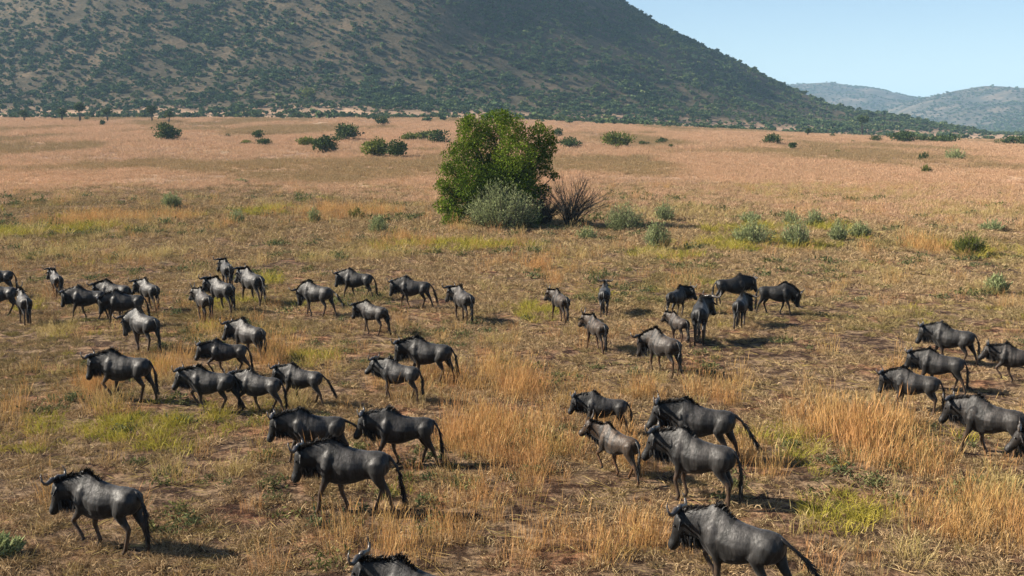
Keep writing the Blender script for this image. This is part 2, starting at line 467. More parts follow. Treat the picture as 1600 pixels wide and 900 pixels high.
def build_wildebeest(gait='walk_a', neck=0.0, yaw=0.0, head=0.0, tail=(0.0, 0.0), young=0.0, seed=0, brown=0.0):
    """returns the raw body soup and the other parts of one animal facing +X with its feet on z = 0"""
    rng = np.random.default_rng(seed)
    S = Soup()
    X = np.array([1.0, 0, 0]); Y = np.array([0, 1.0, 0]); Z = np.array([0, 0, 1.0])
    slim = 1.0 - 0.16 * young
    def tone(c):  # young animals are browner
        if brown < 0: return tuple(v * (1 + brown) for v in c)   # darker coat; backlit animals get their shade put into this colour
        return lerp3(c, (c[0] * 1.25 + 0.02, c[1] * 1.02 + 0.008, c[2] * 0.8), brown)
    grey, rump, dark, belly = tone(C_GREY), tone(C_RUMP), tone(C_DARK), tone(C_BELLY)
    # trunk
    st = [(-0.745, 1.06, 0.92, 0.05), (-0.71, 1.125, 0.81, 0.12), (-0.61, 1.175, 0.715, 0.19), (-0.46, 1.19, 0.67, 0.225),
          (-0.26, 1.18, 0.66, 0.212), (-0.02, 1.205, 0.575, 0.268), (0.18, 1.27, 0.535, 0.268), (0.33, 1.36, 0.53, 0.245),
          (0.45, 1.41, 0.545, 0.215), (0.57, 1.385, 0.60, 0.185), (0.68, 1.29, 0.69, 0.15), (0.76, 1.20, 0.80, 0.10)]
    rings = []; cols = []
    for x, top, bot, hw in st:
        bot2 = bot + 0.07 * young
        tp = 0.45 * sstep(-0.1, 0.45, x) + 0.12
        rings.append(((x, 0, (top + bot2) / 2), Y, Z, hw * slim, (top - bot2) / 2, float(tp)))
        cols.append(grey if -0.3 < x < 0.5 else (rump if x <= -0.3 else lerp3(grey, dark, 0.5)))
    S.loft(rings, cols, 18)
    # neck and head
    N0 = np.array([0.52, 0, 1.08])
    def rot(w):
        a = yaw * w; p = neck * w
        rz = np.array([[math.cos(a), -math.sin(a), 0], [math.sin(a), math.cos(a), 0], [0, 0, 1]])
        ry = np.array([[math.cos(p), 0, -math.sin(p)], [0, 1, 0], [math.sin(p), 0, math.cos(p)]])
        return rz @ ry
    nk = [(0.40, 1.05, 0.28, 0.175, 0.0), (0.57, 1.065, 0.275, 0.15, 0.2), (0.71, 1.07, 0.262, 0.132, 0.4),
          (0.84, 1.075, 0.245, 0.12, 0.65), (0.96, 1.085, 0.22, 0.112, 0.85), (1.05, 1.10, 0.185, 0.102, 1.0)]
    rings = []; crest = []; throat = []
    for x, z, hh, hw, w in nk:
        M = rot(w); c = N0 + M @ (np.array([x, 0, z]) - N0)
        up = M @ unit(np.array([-0.12, 0, 1.0])); sd = M @ Y
        rings.append((c, sd, up, hw * slim, hh * (1 - 0.12 * young), 0.25))
        crest.append((c + up * hh * 0.93, up)); throat.append((c - up * hh * 0.93, up))
    S.loft(rings, [lerp3(grey, dark, t) for t in (0.45, 0.72, 0.86, 0.95, 1, 1)], 14)
    M = rot(1.0); P0 = N0 + M @ (np.array([1.06, 0, 1.17]) - N0)
    hp = R(66) - head
    ax = M @ np.array([math.cos(hp), 0, -math.sin(hp)]); un = M @ np.array([math.sin(hp), 0, math.cos(hp)]); sd = M @ Y
    hl = 1.0 - 0.14 * young
    hs = [(-0.09, -0.01, 0.08, 0.10), (0.0, -0.02, 0.112, 0.150), (0.10, -0.035, 0.118, 0.158), (0.19, -0.042, 0.108, 0.146),
          (0.28, -0.034, 0.092, 0.124), (0.37, -0.020, 0.086, 0.106), (0.44, -0.008, 0.100, 0.102), (0.50, -0.004, 0.098, 0.088), (0.54, -0.004, 0.068, 0.056)]
    rings = [(P0 + ax * s * hl + un * o, sd, un, a * 0.97, b * 0.98, 0.1) for s, o, a, b in hs]
    S.loft(rings, [tone(C_FACE)] * 9, 14)
    for sg in (-1, 1):   # ears, drooping sideways under the horns
        base = P0 + ax * 0.01 + sd * sg * 0.085 - un * 0.03
        tip = base + sd * sg * 0.22 - un * 0.06 + np.array([0, 0, -0.06])
        rr = []
        for t, a in ((0, 0.026), (0.3, 0.043), (0.65, 0.038), (1.0, 0.012)):
            rr.append((base * (1 - t) + tip * t, unit(ax * 0.8 - un * 0.6), unit(un * 0.8 + ax * 0.6), a, 0.019, 0.0))
        S.loft(rr, [tone(C_DARK)] * 4, 8)
    # legs
    G = GAITS[gait]
    up_leg = lerp3(dark, grey, 0.35)
    for i, sg in ((0, 1), (1, -1)):
        dx, lift = G[i]; dx += rng.uniform(-0.03, 0.03); yy = 0.135 * sg * slim
        ex, ez = 0.42 + dx * 0.28, 0.70 + lift * 0.25
        fx, fz = 0.43 + dx, 0.095 + lift
        if lift > 0.1: fx -= 0.14
        kx, kz = ik((ex, ez), (fx, fz), 0.335, 0.30, 1)
        lm = lambda a, b, t: a * (1 - t) + b * t
        hoofx, hoofz = (fx + 0.045, fz - 0.07) if lift < 0.1 else (fx - 0.03, fz - 0.075)
        toex, toez = (fx + 0.055, fz - 0.095) if lift < 0.1 else (fx - 0.045, fz - 0.10)
        S.limb([(0.40, yy * 0.62, 1.20, 0.06, 0.03), (0.43, yy * 1.16, 1.06, 0.125, 0.080), (0.455 + dx * 0.1, yy * 1.36, 0.87, 0.135, 0.096), (ex, yy * 1.18, ez, 0.10, 0.072),
                (lm(ex, kx, 0.5), yy, lm(ez, kz, 0.5), 0.07, 0.056), (kx, yy, kz, 0.053, 0.048),
                (lm(kx, fx, 0.45), yy, lm(kz, fz, 0.45), 0.039, 0.036), (fx, yy, fz, 0.043, 0.04),
                (lm(fx, hoofx, 0.5), yy, lm(fz, hoofz, 0.5), 0.037, 0.035), (hoofx, yy, hoofz, 0.043, 0.038), (toex, yy, toez, 0.05, 0.042)],
               [grey, grey, lerp3(grey, dark, 0.35), up_leg, lerp3(up_leg, tone(C_LEG), 0.5), tone(C_LEG), tone(C_LEG), tone(C_LEG), tone(C_LEG), C_HOOF, C_HOOF])
    for i, sg in ((2, 1), (3, -1)):
        dx, lift = G[i]; dx += rng.uniform(-0.03, 0.03); yy = 0.125 * sg * slim
        sx, sz = -0.42 + dx * 0.42, 0.735 + lift * 0.3
        fx, fz = -0.60 + dx, 0.10 + lift
        kx, kz = ik((sx, sz), (fx, fz), 0.35, 0.37, -1)
        hoofx, hoofz = fx + 0.045, fz - 0.072
        toex, toez = fx + 0.055, fz - 0.10
        S.limb([(-0.50, yy * 0.75, 1.10, 0.13, 0.06), (-0.52, yy * 1.18, 0.98, 0.19, 0.115), (-0.49 + dx * 0.15, yy * 1.34, 0.85, 0.175, 0.105), (sx - 0.02, yy * 1.28, sz, 0.13, 0.085),
                (lm(sx, kx, 0.5), yy * 1.06, lm(sz, kz, 0.5), 0.088, 0.062), (kx, yy, kz, 0.06, 0.046),
                (lm(kx, fx, 0.4), yy, lm(kz, fz, 0.4), 0.042, 0.037), (fx, yy, fz, 0.044, 0.04),
                (lm(fx, hoofx, 0.5), yy, lm(fz, hoofz, 0.5), 0.037, 0.035), (hoofx, yy, hoofz, 0.042, 0.037), (toex, yy, toez, 0.048, 0.041)],
               [rump, rump, rump, lerp3(rump, dark, 0.4), up_leg, lerp3(up_leg, tone(C_LEG), 0.7), tone(C_LEG), tone(C_LEG), tone(C_LEG), C_HOOF, C_HOOF])
    parts = {}
    # horns: out, down, then up and in
    horns = []
    for sg in (-1, 1):
        if young > 0.55:
            path = [(0.035, 0.03, 0.03), (0.055, 0.10, 0.03), (0.085, 0.17, 0.02), (0.105, 0.24, 0.02), (0.10, 0.30, 0.03)]; rad = [0.026, 0.024, 0.019, 0.013, 0.003]
        else:
            path = [(0.012, 0.060, 0.06), (0.085, 0.075, 0.062), (0.16, 0.06, 0.062), (0.24, 0.048, 0.062), (0.305, 0.07, 0.062), (0.335, 0.135, 0.058), (0.325, 0.21, 0.05), (0.285, 0.28, 0.038)]
            rad = [0.050, 0.052, 0.043, 0.034, 0.027, 0.021, 0.014, 0.003]
        hu = unit(-ax * 0.72 + un * 0.69)
        P = [P0 - ax * 0.05 + un * 0.035 + sd * sg * a + hu * b + un * (c - 0.04) for a, b, c in path]
        V, F = tube(P, rad, 9)
        if sg > 0: F = [f[::-1] for f in F]
        horns.append((V, F))
    parts['horn'] = horns
    # eyes
    parts['eye'] = []
    for sg in (-1, 1):
        c = P0 + ax * 0.13 * hl + sd * sg * 0.096 + un * 0.045
        s = Soup()
        s.loft([(c + ax * 0.022 * math.cos(a) , sd, un, 0.022 * max(0.08, math.sin(a)), 0.022 * max(0.08, math.sin(a)), 0) for a in np.linspace(0.05, PI - 0.05, 6)], [(0, 0, 0)] * 6, 8)
        parts['eye'].append((s.v, s.f))
    # mane
    full = 1.0 - 0.35 * young
    cr = [(np.array([0.12, 0, 1.24]), Z), (np.array([0.30, 0, 1.35]), Z), (np.array([0.46, 0, 1.405]), Z)] + crest[1:] + [(P0 + un * 0.07 - ax * 0.06, unit(un - ax))]
    nb = 520; pts = []; dirs = []; lens = []
    lean = rng.choice([-1, 1]) * 0.6
    for k in range(nb):
        t = k / (nb - 1) * (len(cr) - 1); i = min(int(t), len(cr) - 2); f = t - i
        p = cr[i][0] * (1 - f) + cr[i + 1][0] * f; u = unit(cr[i][1] * (1 - f) + cr[i + 1][1] * f)
        pts.append(p - u * 0.03 + np.array([0, rng.normal() * 0.022, 0]))
        dirs.append(u + np.array([-0.4 + rng.normal() * 0.22, lean * rng.uniform(-0.2, 1.3) + rng.normal() * 0.2, 0]))
        prof = 0.5 + 0.5 * sstep(0.0, 2.2, t)
        lens.append((0.12 + 0.05 * rng.random() + 0.09 * float(vnoise(t, 0.0, 0.5, int(seed) % 50))) * float(prof) * full)
    parts['mane'] = [blades(pts, dirs, lens, 0.009, rng, 0.35)]
    # beard
    th = [(P0 + ax * 0.25 * hl - un * 0.10, None)] + throat[::-1][:-1]
    pts = []; dirs = []; lens = []
    for k in range(340):
        t = rng.random() * (len(th) - 1); i = min(int(t), len(th) - 2); f = t - i
        p = th[i][0] * (1 - f) + th[i + 1][0] * f
        pts.append(p + np.array([0, rng.normal() * 0.045, 0.03])); dirs.append(np.array([-0.25 + rng.normal() * 0.15, rng.normal() * 0.18, -1.0]))
        lens.append((0.14 + 0.13 * rng.random()) * full)
    parts['beard'] = [blades(pts, dirs, lens, 0.010, rng, 0.05)]
    # tail: tail = (lift backwards 0..1, swing sideways)
    lf, sw = tail
    p = np.array([-0.725, 0, 1.085]); path = [np.array([-0.66, 0, 1.10]), p]; ang = R(25 + 35 * min(lf, 1.0)); q = p
    for k in range(7):
        a = R(-52 - 38 * k / 3.0) if k < 3 else R(-88)
        a = a * (1 - lf) + R(-18 - 3.5 * k) * lf
        ca = math.cos(a); syaw = sw * min(1, k / 2.0)
        q = q + 0.118 * np.array([-ca * math.cos(syaw), ca * math.sin(syaw) + 0.25 * sw * (1 - lf), math.sin(a)])
        path.append(q)
    V, F = tube(path, [0.046, 0.038, 0.028, 0.022, 0.022, 0.024, 0.022, 0.016, 0.004], 8)
    pts = []; dirs = []; lens = []
    for k in range(230):
        t = 2.4 + rng.random() ** 0.8 * 5.4; i = min(int(t), len(path) - 2); f = t - i
        pts.append(path[i] * (1 - f) + path[i + 1] * f + rng.normal(size=3) * 0.012)
        dirs.append(unit(path[i + 1] - path[i]) + rng.normal(size=3) * 0.2); lens.append(0.12 + 0.16 * rng.random())
    V2, F2 = blades(pts, dirs, lens, 0.008, rng, 0.12)
    n0 = len(V)
    parts['tail'] = [(list(V) + V2, F + [[i + n0 for i in f] for f in F2])]
    return S, parts

def stripe_colours(co, base, rng_seed):
    """dark upright bands over neck and forequarters, dark belly line, on top of the part colours"""
    x, y, z = co[:, 0], co[:, 1], co[:, 2]
    n = vnoise(x * 1.0, z * 0.22 + rng_seed, 0.07, rng_seed % 7)
    band = sstep(0.46, 0.62, n) * sstep(-0.40, 0.10, x) * (1 - sstep(0.75, 0.95, x)) * sstep(0.62, 0.74, z)
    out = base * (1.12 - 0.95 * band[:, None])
    flank_shade = (1 - sstep(0.80, 1.12, z)) * sstep(0.5, 0.62, z)  # lower flanks darker: natural dark underside, plus shade painted into the coat colour
    out = out * (1 - 0.42 * flank_shade[:, None])
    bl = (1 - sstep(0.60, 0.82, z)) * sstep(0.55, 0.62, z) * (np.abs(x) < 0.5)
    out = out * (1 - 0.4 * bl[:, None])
    return out

def finish_bodies(jobs):
    """fuse each animal's lofts into one skin (voxel remesh + smoothing), all in one evaluation; then colour the skin"""
    tmp = []
    for j in jobs:
        me = mesh_from('raw', j['soup'].v, j['soup'].f)
        o = bpy.data.objects.new('raw', me); COL.objects.link(o)
        r = o.modifiers.new('fuse', 'REMESH'); r.mode = 'VOXEL'; r.voxel_size = j['voxel']; r.use_smooth_shade = True
        s = o.modifiers.new('soften', 'SMOOTH'); s.factor = 0.5; s.iterations = j['iters']
        tmp.append(o)
    dg = bpy.context.evaluated_depsgraph_get(); dg.update()
    out = []
    for o, j in zip(tmp, jobs):
        me = bpy.data.meshes.new_from_object(o.evaluated_get(dg))
        n = len(me.vertices)
        co = np.empty(n * 3); me.vertices.foreach_get('co', co); co = co.reshape(-1, 3)
        kd = kdtree.KDTree(len(j['soup'].v))
        for i, v in enumerate(j['soup'].v): kd.insert(v, i)
        kd.balance()
        cols = np.array(j['soup'].c); base = np.empty((n, 3))
        for i in range(n):
            best = kd.find_n(co[i], 3); ws = [1.0 / (b[2] + 0.01) for b in best]; tw = sum(ws)
            base[i] = sum(cols[b[1]] * w for b, w in zip(best, ws)) / tw
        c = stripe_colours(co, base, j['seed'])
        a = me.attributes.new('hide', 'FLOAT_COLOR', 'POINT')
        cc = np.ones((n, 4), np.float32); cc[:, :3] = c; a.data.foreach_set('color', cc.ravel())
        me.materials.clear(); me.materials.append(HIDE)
        me.polygons.foreach_set('use_smooth', np.ones(len(me.polygons), bool))
        me.name = 'wildebeest_body'
        out.append(me)
    for o in tmp:
        m = o.data; bpy.data.objects.remove(o); bpy.data.meshes.remove(m)
    return out
# ------------------------------------------------------------------ leaves and grass: materials
def leaf_material(name, stops, trans=0.3, spread=0.0, tint=None):
    """colour from the per-leaf tone; tint (another ramp end) is mixed in per plant by the scatter's tint attribute"""
    m = bpy.data.materials.new(name); m.use_nodes = True; nt = m.node_tree
    for n in list(nt.nodes): nt.nodes.remove(n)
    out = nd(nt, 'ShaderNodeOutputMaterial')
    tone = nd(nt, 'ShaderNodeAttribute', attribute_name='tone').outputs['Fac']
    c = ramp(nt, tone, stops)
    if tint:
        ti = nd(nt, 'ShaderNodeAttribute', attribute_name='tint', attribute_type='INSTANCER').outputs['Fac']
        c = mixc(nt, ti, c, mixc(nt, 1.0, c, tint, 'MULTIPLY'))
    d = nd(nt, 'ShaderNodeBsdfDiffuse'); t = nd(nt, 'ShaderNodeBsdfTranslucent'); mx = nd(nt, 'ShaderNodeMixShader')
    nt.links.new(c, d.inputs['Color']); nt.links.new(c, t.inputs['Color'])
    mx.inputs['Fac'].default_value = trans
    nt.links.new(d.outputs[0], mx.inputs[1]); nt.links.new(t.outputs[0], mx.inputs[2])
    nt.links.new(mx.outputs[0], out.inputs['Surface'])
    return m
LEAF_TREE = leaf_material('tree_leaves', [(0.0, (0.040, 0.068, 0.011)), (0.5, (0.100, 0.150, 0.018)), (1.0, (0.180, 0.235, 0.030))], 0.12)
LEAF_DARK = leaf_material('dark_bush_leaves', [(0.0, (0.028, 0.045, 0.018)), (0.5, (0.055, 0.080, 0.026)), (1.0, (0.095, 0.125, 0.040))], 0.16)
LEAF_YELLOW = leaf_material('yellow_green_leaves', [(0.0, (0.060, 0.080, 0.018)), (0.5, (0.115, 0.135, 0.030)), (1.0, (0.18, 0.19, 0.045))])
LEAF_SILVER = leaf_material('silver_green_leaves', [(0.0, (0.16, 0.19, 0.085)), (0.5, (0.28, 0.315, 0.145)), (1.0, (0.42, 0.44, 0.22))], 0.2)
LEAF_SCRUB = leaf_material('hillside_leaves', [(0.0, (0.026, 0.048, 0.024)), (0.5, (0.070, 0.110, 0.046)), (1.0, (0.105, 0.138, 0.064))], 0.1, tint=(1.45, 1.2, 1.05))
BARK = plain_material('bark', (0.045, 0.038, 0.031), 0.9, 0.1, 0.4, 6.0)
BARK_GREY = plain_material('grey_twigs', (0.085, 0.078, 0.066), 0.9, 0.1, 0.35, 6.0)

def cards(cen, up, size, asp, rng, tone):
    """diamond leaves: centre, long axis, length, width/length"""
    n = len(cen); up = up / np.maximum(np.linalg.norm(up, axis=1), 1e-6)[:, None]
    r = rng.normal(size=(n, 3)); sd = np.cross(up, r); sd /= np.maximum(np.linalg.norm(sd, axis=1), 1e-6)[:, None]
    L = size[:, None] * 0.5; W = size[:, None] * asp * 0.5
    nb = np.cross(up, sd) * size[:, None] * 0.08
    V = np.stack([cen - up * L, cen + sd * W + nb, cen + up * L, cen - sd * W + nb], 1).reshape(-1, 3)
    F = np.arange(n * 4).reshape(n, 4)
    return V, F, np.repeat(tone, 4)

def lobes_foliage(lobes, n, size, rng, asp=0.5, droop=0.0):
    """leaves through the outer part of each lobe; lobes: (x, y, z, rx, ry, rz)"""
    lobes = np.asarray(lobes, float)
    vol = lobes[:, 3] * lobes[:, 4] + lobes[:, 5] ** 2; pr = vol / vol.sum()
    k = rng.choice(len(lobes), n, p=pr)
    d = rng.normal(size=(n, 3)); d /= np.linalg.norm(d, axis=1)[:, None]
    lump = 0.62 + 0.76 * vnoise(d[:, 0] * 1.0 + k * 3.1, d[:, 2] + d[:, 1] * 0.7, 0.33, 4)
    rad = (1 - 0.6 * rng.random(n) ** 1.5) * lump
    c = lobes[k, :3] + d * lobes[k, 3:6] * rad[:, None]
    up = d * 0.7 + rng.normal(size=(n, 3)) * 0.6 + np.array([0, 0, 0.35 - droop])
    sub = rng.random(len(lobes))
    tone = np.clip(0.25 + 0.45 * sub[k] + rng.normal(size=n) * 0.2, 0, 1)
    return cards(c, up, size * rng.uniform(0.6, 1.35, n), asp, rng, tone)

def join(parts):
    V = []; F = []; o = 0
    for v, f in parts:
        V += [tuple(p) for p in v]; F += [[i + o for i in q] for q in f]; o += len(v)
    return V, F

def shrub(name, label, group, base, w, h, style, mat, seed, n=500, cat='bush', leaf=None, trunk=0.0):
    rng = np.random.default_rng(seed)
    x, y, z = base
    e = link(name, None, None, (x, y, z)); tag(e, label, cat, group)
    r = w / 2
    if style == 'feather':      # many thin stems fanning out of the root, small narrow leaves along them
        ns = max(26, n // 16); stems = []; C = []; U = []; T = []
        for k in range(ns):
            a = rng.uniform(0, 2 * PI); t = rng.random() ** 0.6
            tip = np.array([math.cos(a) * r * t * rng.uniform(0.75, 1.1), math.sin(a) * r * t * rng.uniform(0.75, 1.1), h * (1.0 - 0.5 * t * t) * rng.uniform(0.45, 1.1)])
            root = np.array([tip[0] * 0.35, tip[1] * 0.35, 0.0]); mid = root * 0.55 + tip * 0.45 + np.array([tip[0], tip[1], 0]) * 0.12
            stems.append(tube([root, mid, tip], [0.014, 0.01, 0.003], 4))
            sub = rng.random()
            for q in range(n // ns):
                f = rng.uniform(0.12, 1.04); p = (root * (1 - f) + mid * f) if f < 0 else root * (1 - f) ** 2 + 2 * mid * f * (1 - f) + tip * f * f
                C.append(p + rng.normal(size=3) * 0.035 * h); U.append(unit(tip - root) + rng.normal(size=3) * 0.55 + np.array([0, 0, 0.25])); T.append(np.clip(0.2 + 0.5 * sub + rng.normal() * 0.2, 0, 1))
        V, F, T = cards(np.array(C), np.array(U), (leaf or 0.2) * rng.uniform(0.6, 1.3, len(C)), 0.26, rng, np.array(T))
        sv, sf = join(stems)
        link('stem', mesh_from('stem', sv, sf, BARK_GREY), e)
        link('foliage', mesh_from('foliage', V, F, mat, False, {'tone': T}), e)
    else:
        lobes = []
        nl = 7 + int(rng.integers(0, 4))
        z0 = trunk * h
        for k in range(nl):
            a = 2 * PI * k / nl + rng.uniform(-0.4, 0.4); t = rng.uniform(0.25, 0.72)
            zz = z0 + (h - z0) * rng.uniform(0.28, 0.72)
            s = rng.uniform(0.24, 0.38)
            lobes.append((math.cos(a) * r * t, math.sin(a) * r * t, zz, w * s, w * s, (h - z0) * rng.uniform(0.2, 0.3)))
        lobes.append((rng.uniform(-0.15, 0.15) * w, 0, z0 + (h - z0) * 0.72, w * 0.28, w * 0.28, (h - z0) * 0.27))
        lobes.append((0, 0, z0 + (h - z0) * 0.42, w * 0.36, w * 0.36, (h - z0) * 0.36))
        V, F, T = lobes_foliage(lobes, n, leaf or (0.085 * (w + h)), rng)
        V[:, 2] = np.maximum(V[:, 2], 0.02)
        st = []
        for lb in lobes[::2]:
            c = np.array(lb[:3]); b0 = np.array([c[0] * 0.12, c[1] * 0.12, -0.05])
            st.append(tube([b0, b0 * 0.4 + c * 0.5 + np.array([0, 0, 0.05 * h]), c], [0.03 * h * 0.6 + 0.02, 0.018 * h * 0.6 + 0.012, 0.006], 5))
        sv, sf = join(st)
        tree = cat == 'tree'
        link('trunk' if tree else 'stem', mesh_from('stem', sv, sf, BARK), e)
        link('crown' if tree else 'foliage', mesh_from('foliage', V, F, mat, False, {'tone': T}), e)
    return e

# ------------------------------------------------------------------ scatter by geometry nodes (for what nobody could count)
def scatter(name, label, cat, pts, rot, scl, pick, tint, protos):
    me = bpy.data.meshes.new(name)
    n = len(pts); me.vertices.add(n); me.vertices.foreach_set('co', np.asarray(pts, np.float32).ravel())
    a = me.attributes.new('rot', 'FLOAT_VECTOR', 'POINT'); a.data.foreach_set('vector', np.asarray(rot, np.float32).ravel())
    a = me.attributes.new('scl', 'FLOAT_VECTOR', 'POINT')
    scl = np.asarray(scl, np.float32); scl = np.repeat(scl[:, None], 3, 1) if scl.ndim == 1 else scl
    a.data.foreach_set('vector', scl.ravel())
    a = me.attributes.new('pick', 'INT', 'POINT'); a.data.foreach_set('value', np.asarray(pick, np.int32))
    a = me.attributes.new('tint', 'FLOAT', 'POINT'); a.data.foreach_set('value', np.asarray(tint, np.float32))
    me.update()
    o = link(name, me); tag(o, label, cat, None, 'stuff')
    pc = bpy.data.collections.new(name + '_shapes')
    for i, (pm) in enumerate(protos):
        pc.objects.link(bpy.data.objects.new('%s_shape_%02d' % (name, i), pm))
    ng = bpy.data.node_groups.new(name, 'GeometryNodeTree')
    ng.interface.new_socket('Geometry', in_out='INPUT', socket_type='NodeSocketGeometry')
    ng.interface.new_socket('Geometry', in_out='OUTPUT', socket_type='NodeSocketGeometry')
    gi = ng.nodes.new('NodeGroupInput'); go = ng.nodes.new('NodeGroupOutput')
    ci = ng.nodes.new('GeometryNodeCollectionInfo'); ci.inputs['Collection'].default_value = pc
    ci.inputs['Separate Children'].default_value = True; ci.inputs['Reset Children'].default_value = True
    ip = ng.nodes.new('GeometryNodeInstanceOnPoints'); ip.inputs['Pick Instance'].default_value = True
    def att(nm, t):
        q = ng.nodes.new('GeometryNodeInputNamedAttribute'); q.data_type = t; q.inputs['Name'].default_value = nm
        return q.outputs['Attribute']
    ng.links.new(gi.outputs[0], ip.inputs['Points']); ng.links.new(ci.outputs['Instances'], ip.inputs['Instance'])
    ng.links.new(att('pick', 'INT'), ip.inputs['Instance Index']); ng.links.new(att('rot', 'FLOAT_VECTOR'), ip.inputs['Rotation'])
    ng.links.new(att('scl', 'FLOAT_VECTOR'), ip.inputs['Scale'])
    ng.links.new(ip.outputs['Instances'], go.inputs[0])
    md = o.modifiers.new('scatter', 'NODES'); md.node_group = ng
    print('scatter', name, n)
    return o

# ------------------------------------------------------------------ hillside scrub
def scrub_proto(seed, n=75):
    rng = np.random.default_rng(seed)
    lobes = [(rng.uniform(-0.3, 0.3), rng.uniform(-0.3, 0.3), rng.uniform(0.4, 0.72), 0.3, 0.3, 0.25) for _ in range(4)]
    V, F, T = lobes_foliage(lobes, n, 0.33, rng, 0.75)
    tv, tf = tube([(0, 0, -0.15), (0.03, 0, 0.3), (0, 0.03, 0.6)], [0.035, 0.03, 0.01], 4)
    k = len(V); V = np.concatenate([V, np.array(tv)]); T = np.concatenate([T, np.zeros(len(tv))])
    return mesh_from('scrub_shape', V, F.tolist() + [[i + k for i in f] for f in tf], LEAF_SCRUB, False, {'tone': T})
SCRUB = [scrub_proto(900 + i) for i in range(5)]
rng = np.random.default_rng(5)
n = 210000
y = rng.uniform(540, 1540, n); x = (rng.uniform(-0.54, 0.54, n)) * y
hh = hill_h(x, y)
px, py, _ = project((x, y, hh + plain_z(x, y)))
clump = fbm(x, y, 46, 4, 15); cl2 = fbm(x, y, 14, 2, 25)
dens = np.clip((clump - 0.20) * 2.4, 0.42, 1) * np.clip((cl2 - 0.20) * 2.4, 0.22, 1)
dens = dens * (0.75 + 0.25 * sstep(0, 60, hh)) * (0.25 + 0.75 * sstep(1.0, 10, hh + 8 * (cl2 - 0.5)))
rim = hill_h(x, y + 70) + hill_h(x * 0.97 - 8, y + 30)
dens = np.where(hh < 0.4, np.where(rim > 0.5, 0.22 * sstep(0.40, 0.6, cl2), 0.16 * sstep(0.46, 0.62, clump) * sstep(0.4, 0.6, cl2) * sstep(540, 690, y)), dens)
# scrub in the shallow valley right of the hill
val = (hh < 0.4) & (px > 1330) & (y > 790)
dens = np.where(val, 0.34 * sstep(0.45, 0.62, fbm(x, y, 60, 3, 35)) * sstep(790, 970, y), dens)
keep = (rng.random(n) < dens * 1.0 * (0.30 + 0.70 * y / 1540)) & (py > -60)
x, y, hh = x[keep], y[keep], hh[keep]
z = plain_z(x, y) + hh - 0.25
s = 0.9 + 3.1 * rng.random(len(x)) ** 1.6 * np.where(rng.random(len(x)) < 0.10, 1.7, 1.0)
sc3 = np.stack([s * rng.uniform(0.95, 1.5, len(x)), s * rng.uniform(0.95, 1.5, len(x)), s], 1)
scatter('hillside_scrub', 'dense grey green scrub covering the big hill and its foot', 'scrub', np.stack([x, y, z], 1),
        np.stack([0 * x, 0 * x, rng.uniform(0, 6.28, len(x))], 1), sc3, rng.integers(0, 5, len(x)),
        np.clip(rng.random(len(x)) ** 2 + 0.3 * (clump[keep] < 0.45), 0, 1), SCRUB)
# specks of scrub on the two distant hills
for zf, y0, y1, x0, x1, lab in ((zf_right, 2400, 4000, 0.26, 0.54, 'specks of dark scrub on the hazy hill at the right'), (zf_left, 3500, 5000, 0.16, 0.46, 'specks of dark scrub on the blue ridge behind the big hill')):
    n = 11000
    y = rng.uniform(y0, y1, n); x = rng.uniform(x0, x1, n) * y
    z = zf(x, y); keep = (z > 2) & (rng.random(n) < np.clip((fbm(x, y, 150, 3, 45) - 0.36) * 3, 0.05, 1))
    x, y, z = x[keep], y[keep], z[keep]
    s = 3 + 5 * rng.random(len(x)) ** 2
    scatter('distant_scrub', lab, 'scrub', np.stack([x, y, z - 0.5], 1),
            np.stack([0 * x, 0 * x, rng.uniform(0, 6.28, len(x))], 1), np.stack([s * 1.6, s * 1.6, s], 1), rng.integers(0, 5, len(x)), rng.random(len(x)) ** 2, SCRUB)

# ------------------------------------------------------------------ grass
GRASS = {
    'short': leaf_material('short_dry_grass', [(0.0, (0.11, 0.072, 0.040)), (0.45, (0.32, 0.218, 0.120)), (1.0, (0.56, 0.42, 0.255))], 0.15, tint=(0.56, 0.66, 0.46)),
    'yellow': leaf_material('yellow_green_grass', [(0.0, (0.17, 0.15, 0.028)), (0.5, (0.36, 0.29, 0.05)), (1.0, (0.50, 0.41, 0.11))], 0.25, tint=(0.72, 0.86, 0.75)),
    'rust': leaf_material('rust_grass', [(0.0, (0.27, 0.14, 0.058)), (0.5, (0.46, 0.235, 0.092)), (1.0, (0.60, 0.36, 0.18))], 0.25, tint=(1.0, 1.25, 1.1)),
    'straw': leaf_material('straw_grass', [(0.0, (0.22, 0.15, 0.06)), (0.5, (0.40, 0.29, 0.125)), (1.0, (0.58, 0.45, 0.24))], 0.3, tint=(0.85, 0.92, 0.75)),
    'pink': leaf_material('pinkish_grass', [(0.0, (0.34, 0.21, 0.125)), (0.5, (0.48, 0.305, 0.19)), (1.0, (0.60, 0.41, 0.27))], 0.3, tint=(0.55, 0.62, 0.50)),
    'herb': leaf_material('low_herbs', [(0.0, (0.045, 0.060, 0.028)), (0.5, (0.085, 0.105, 0.048)), (1.0, (0.15, 0.165, 0.085))], 0.25, tint=(1.4, 1.15, 0.9)),
}
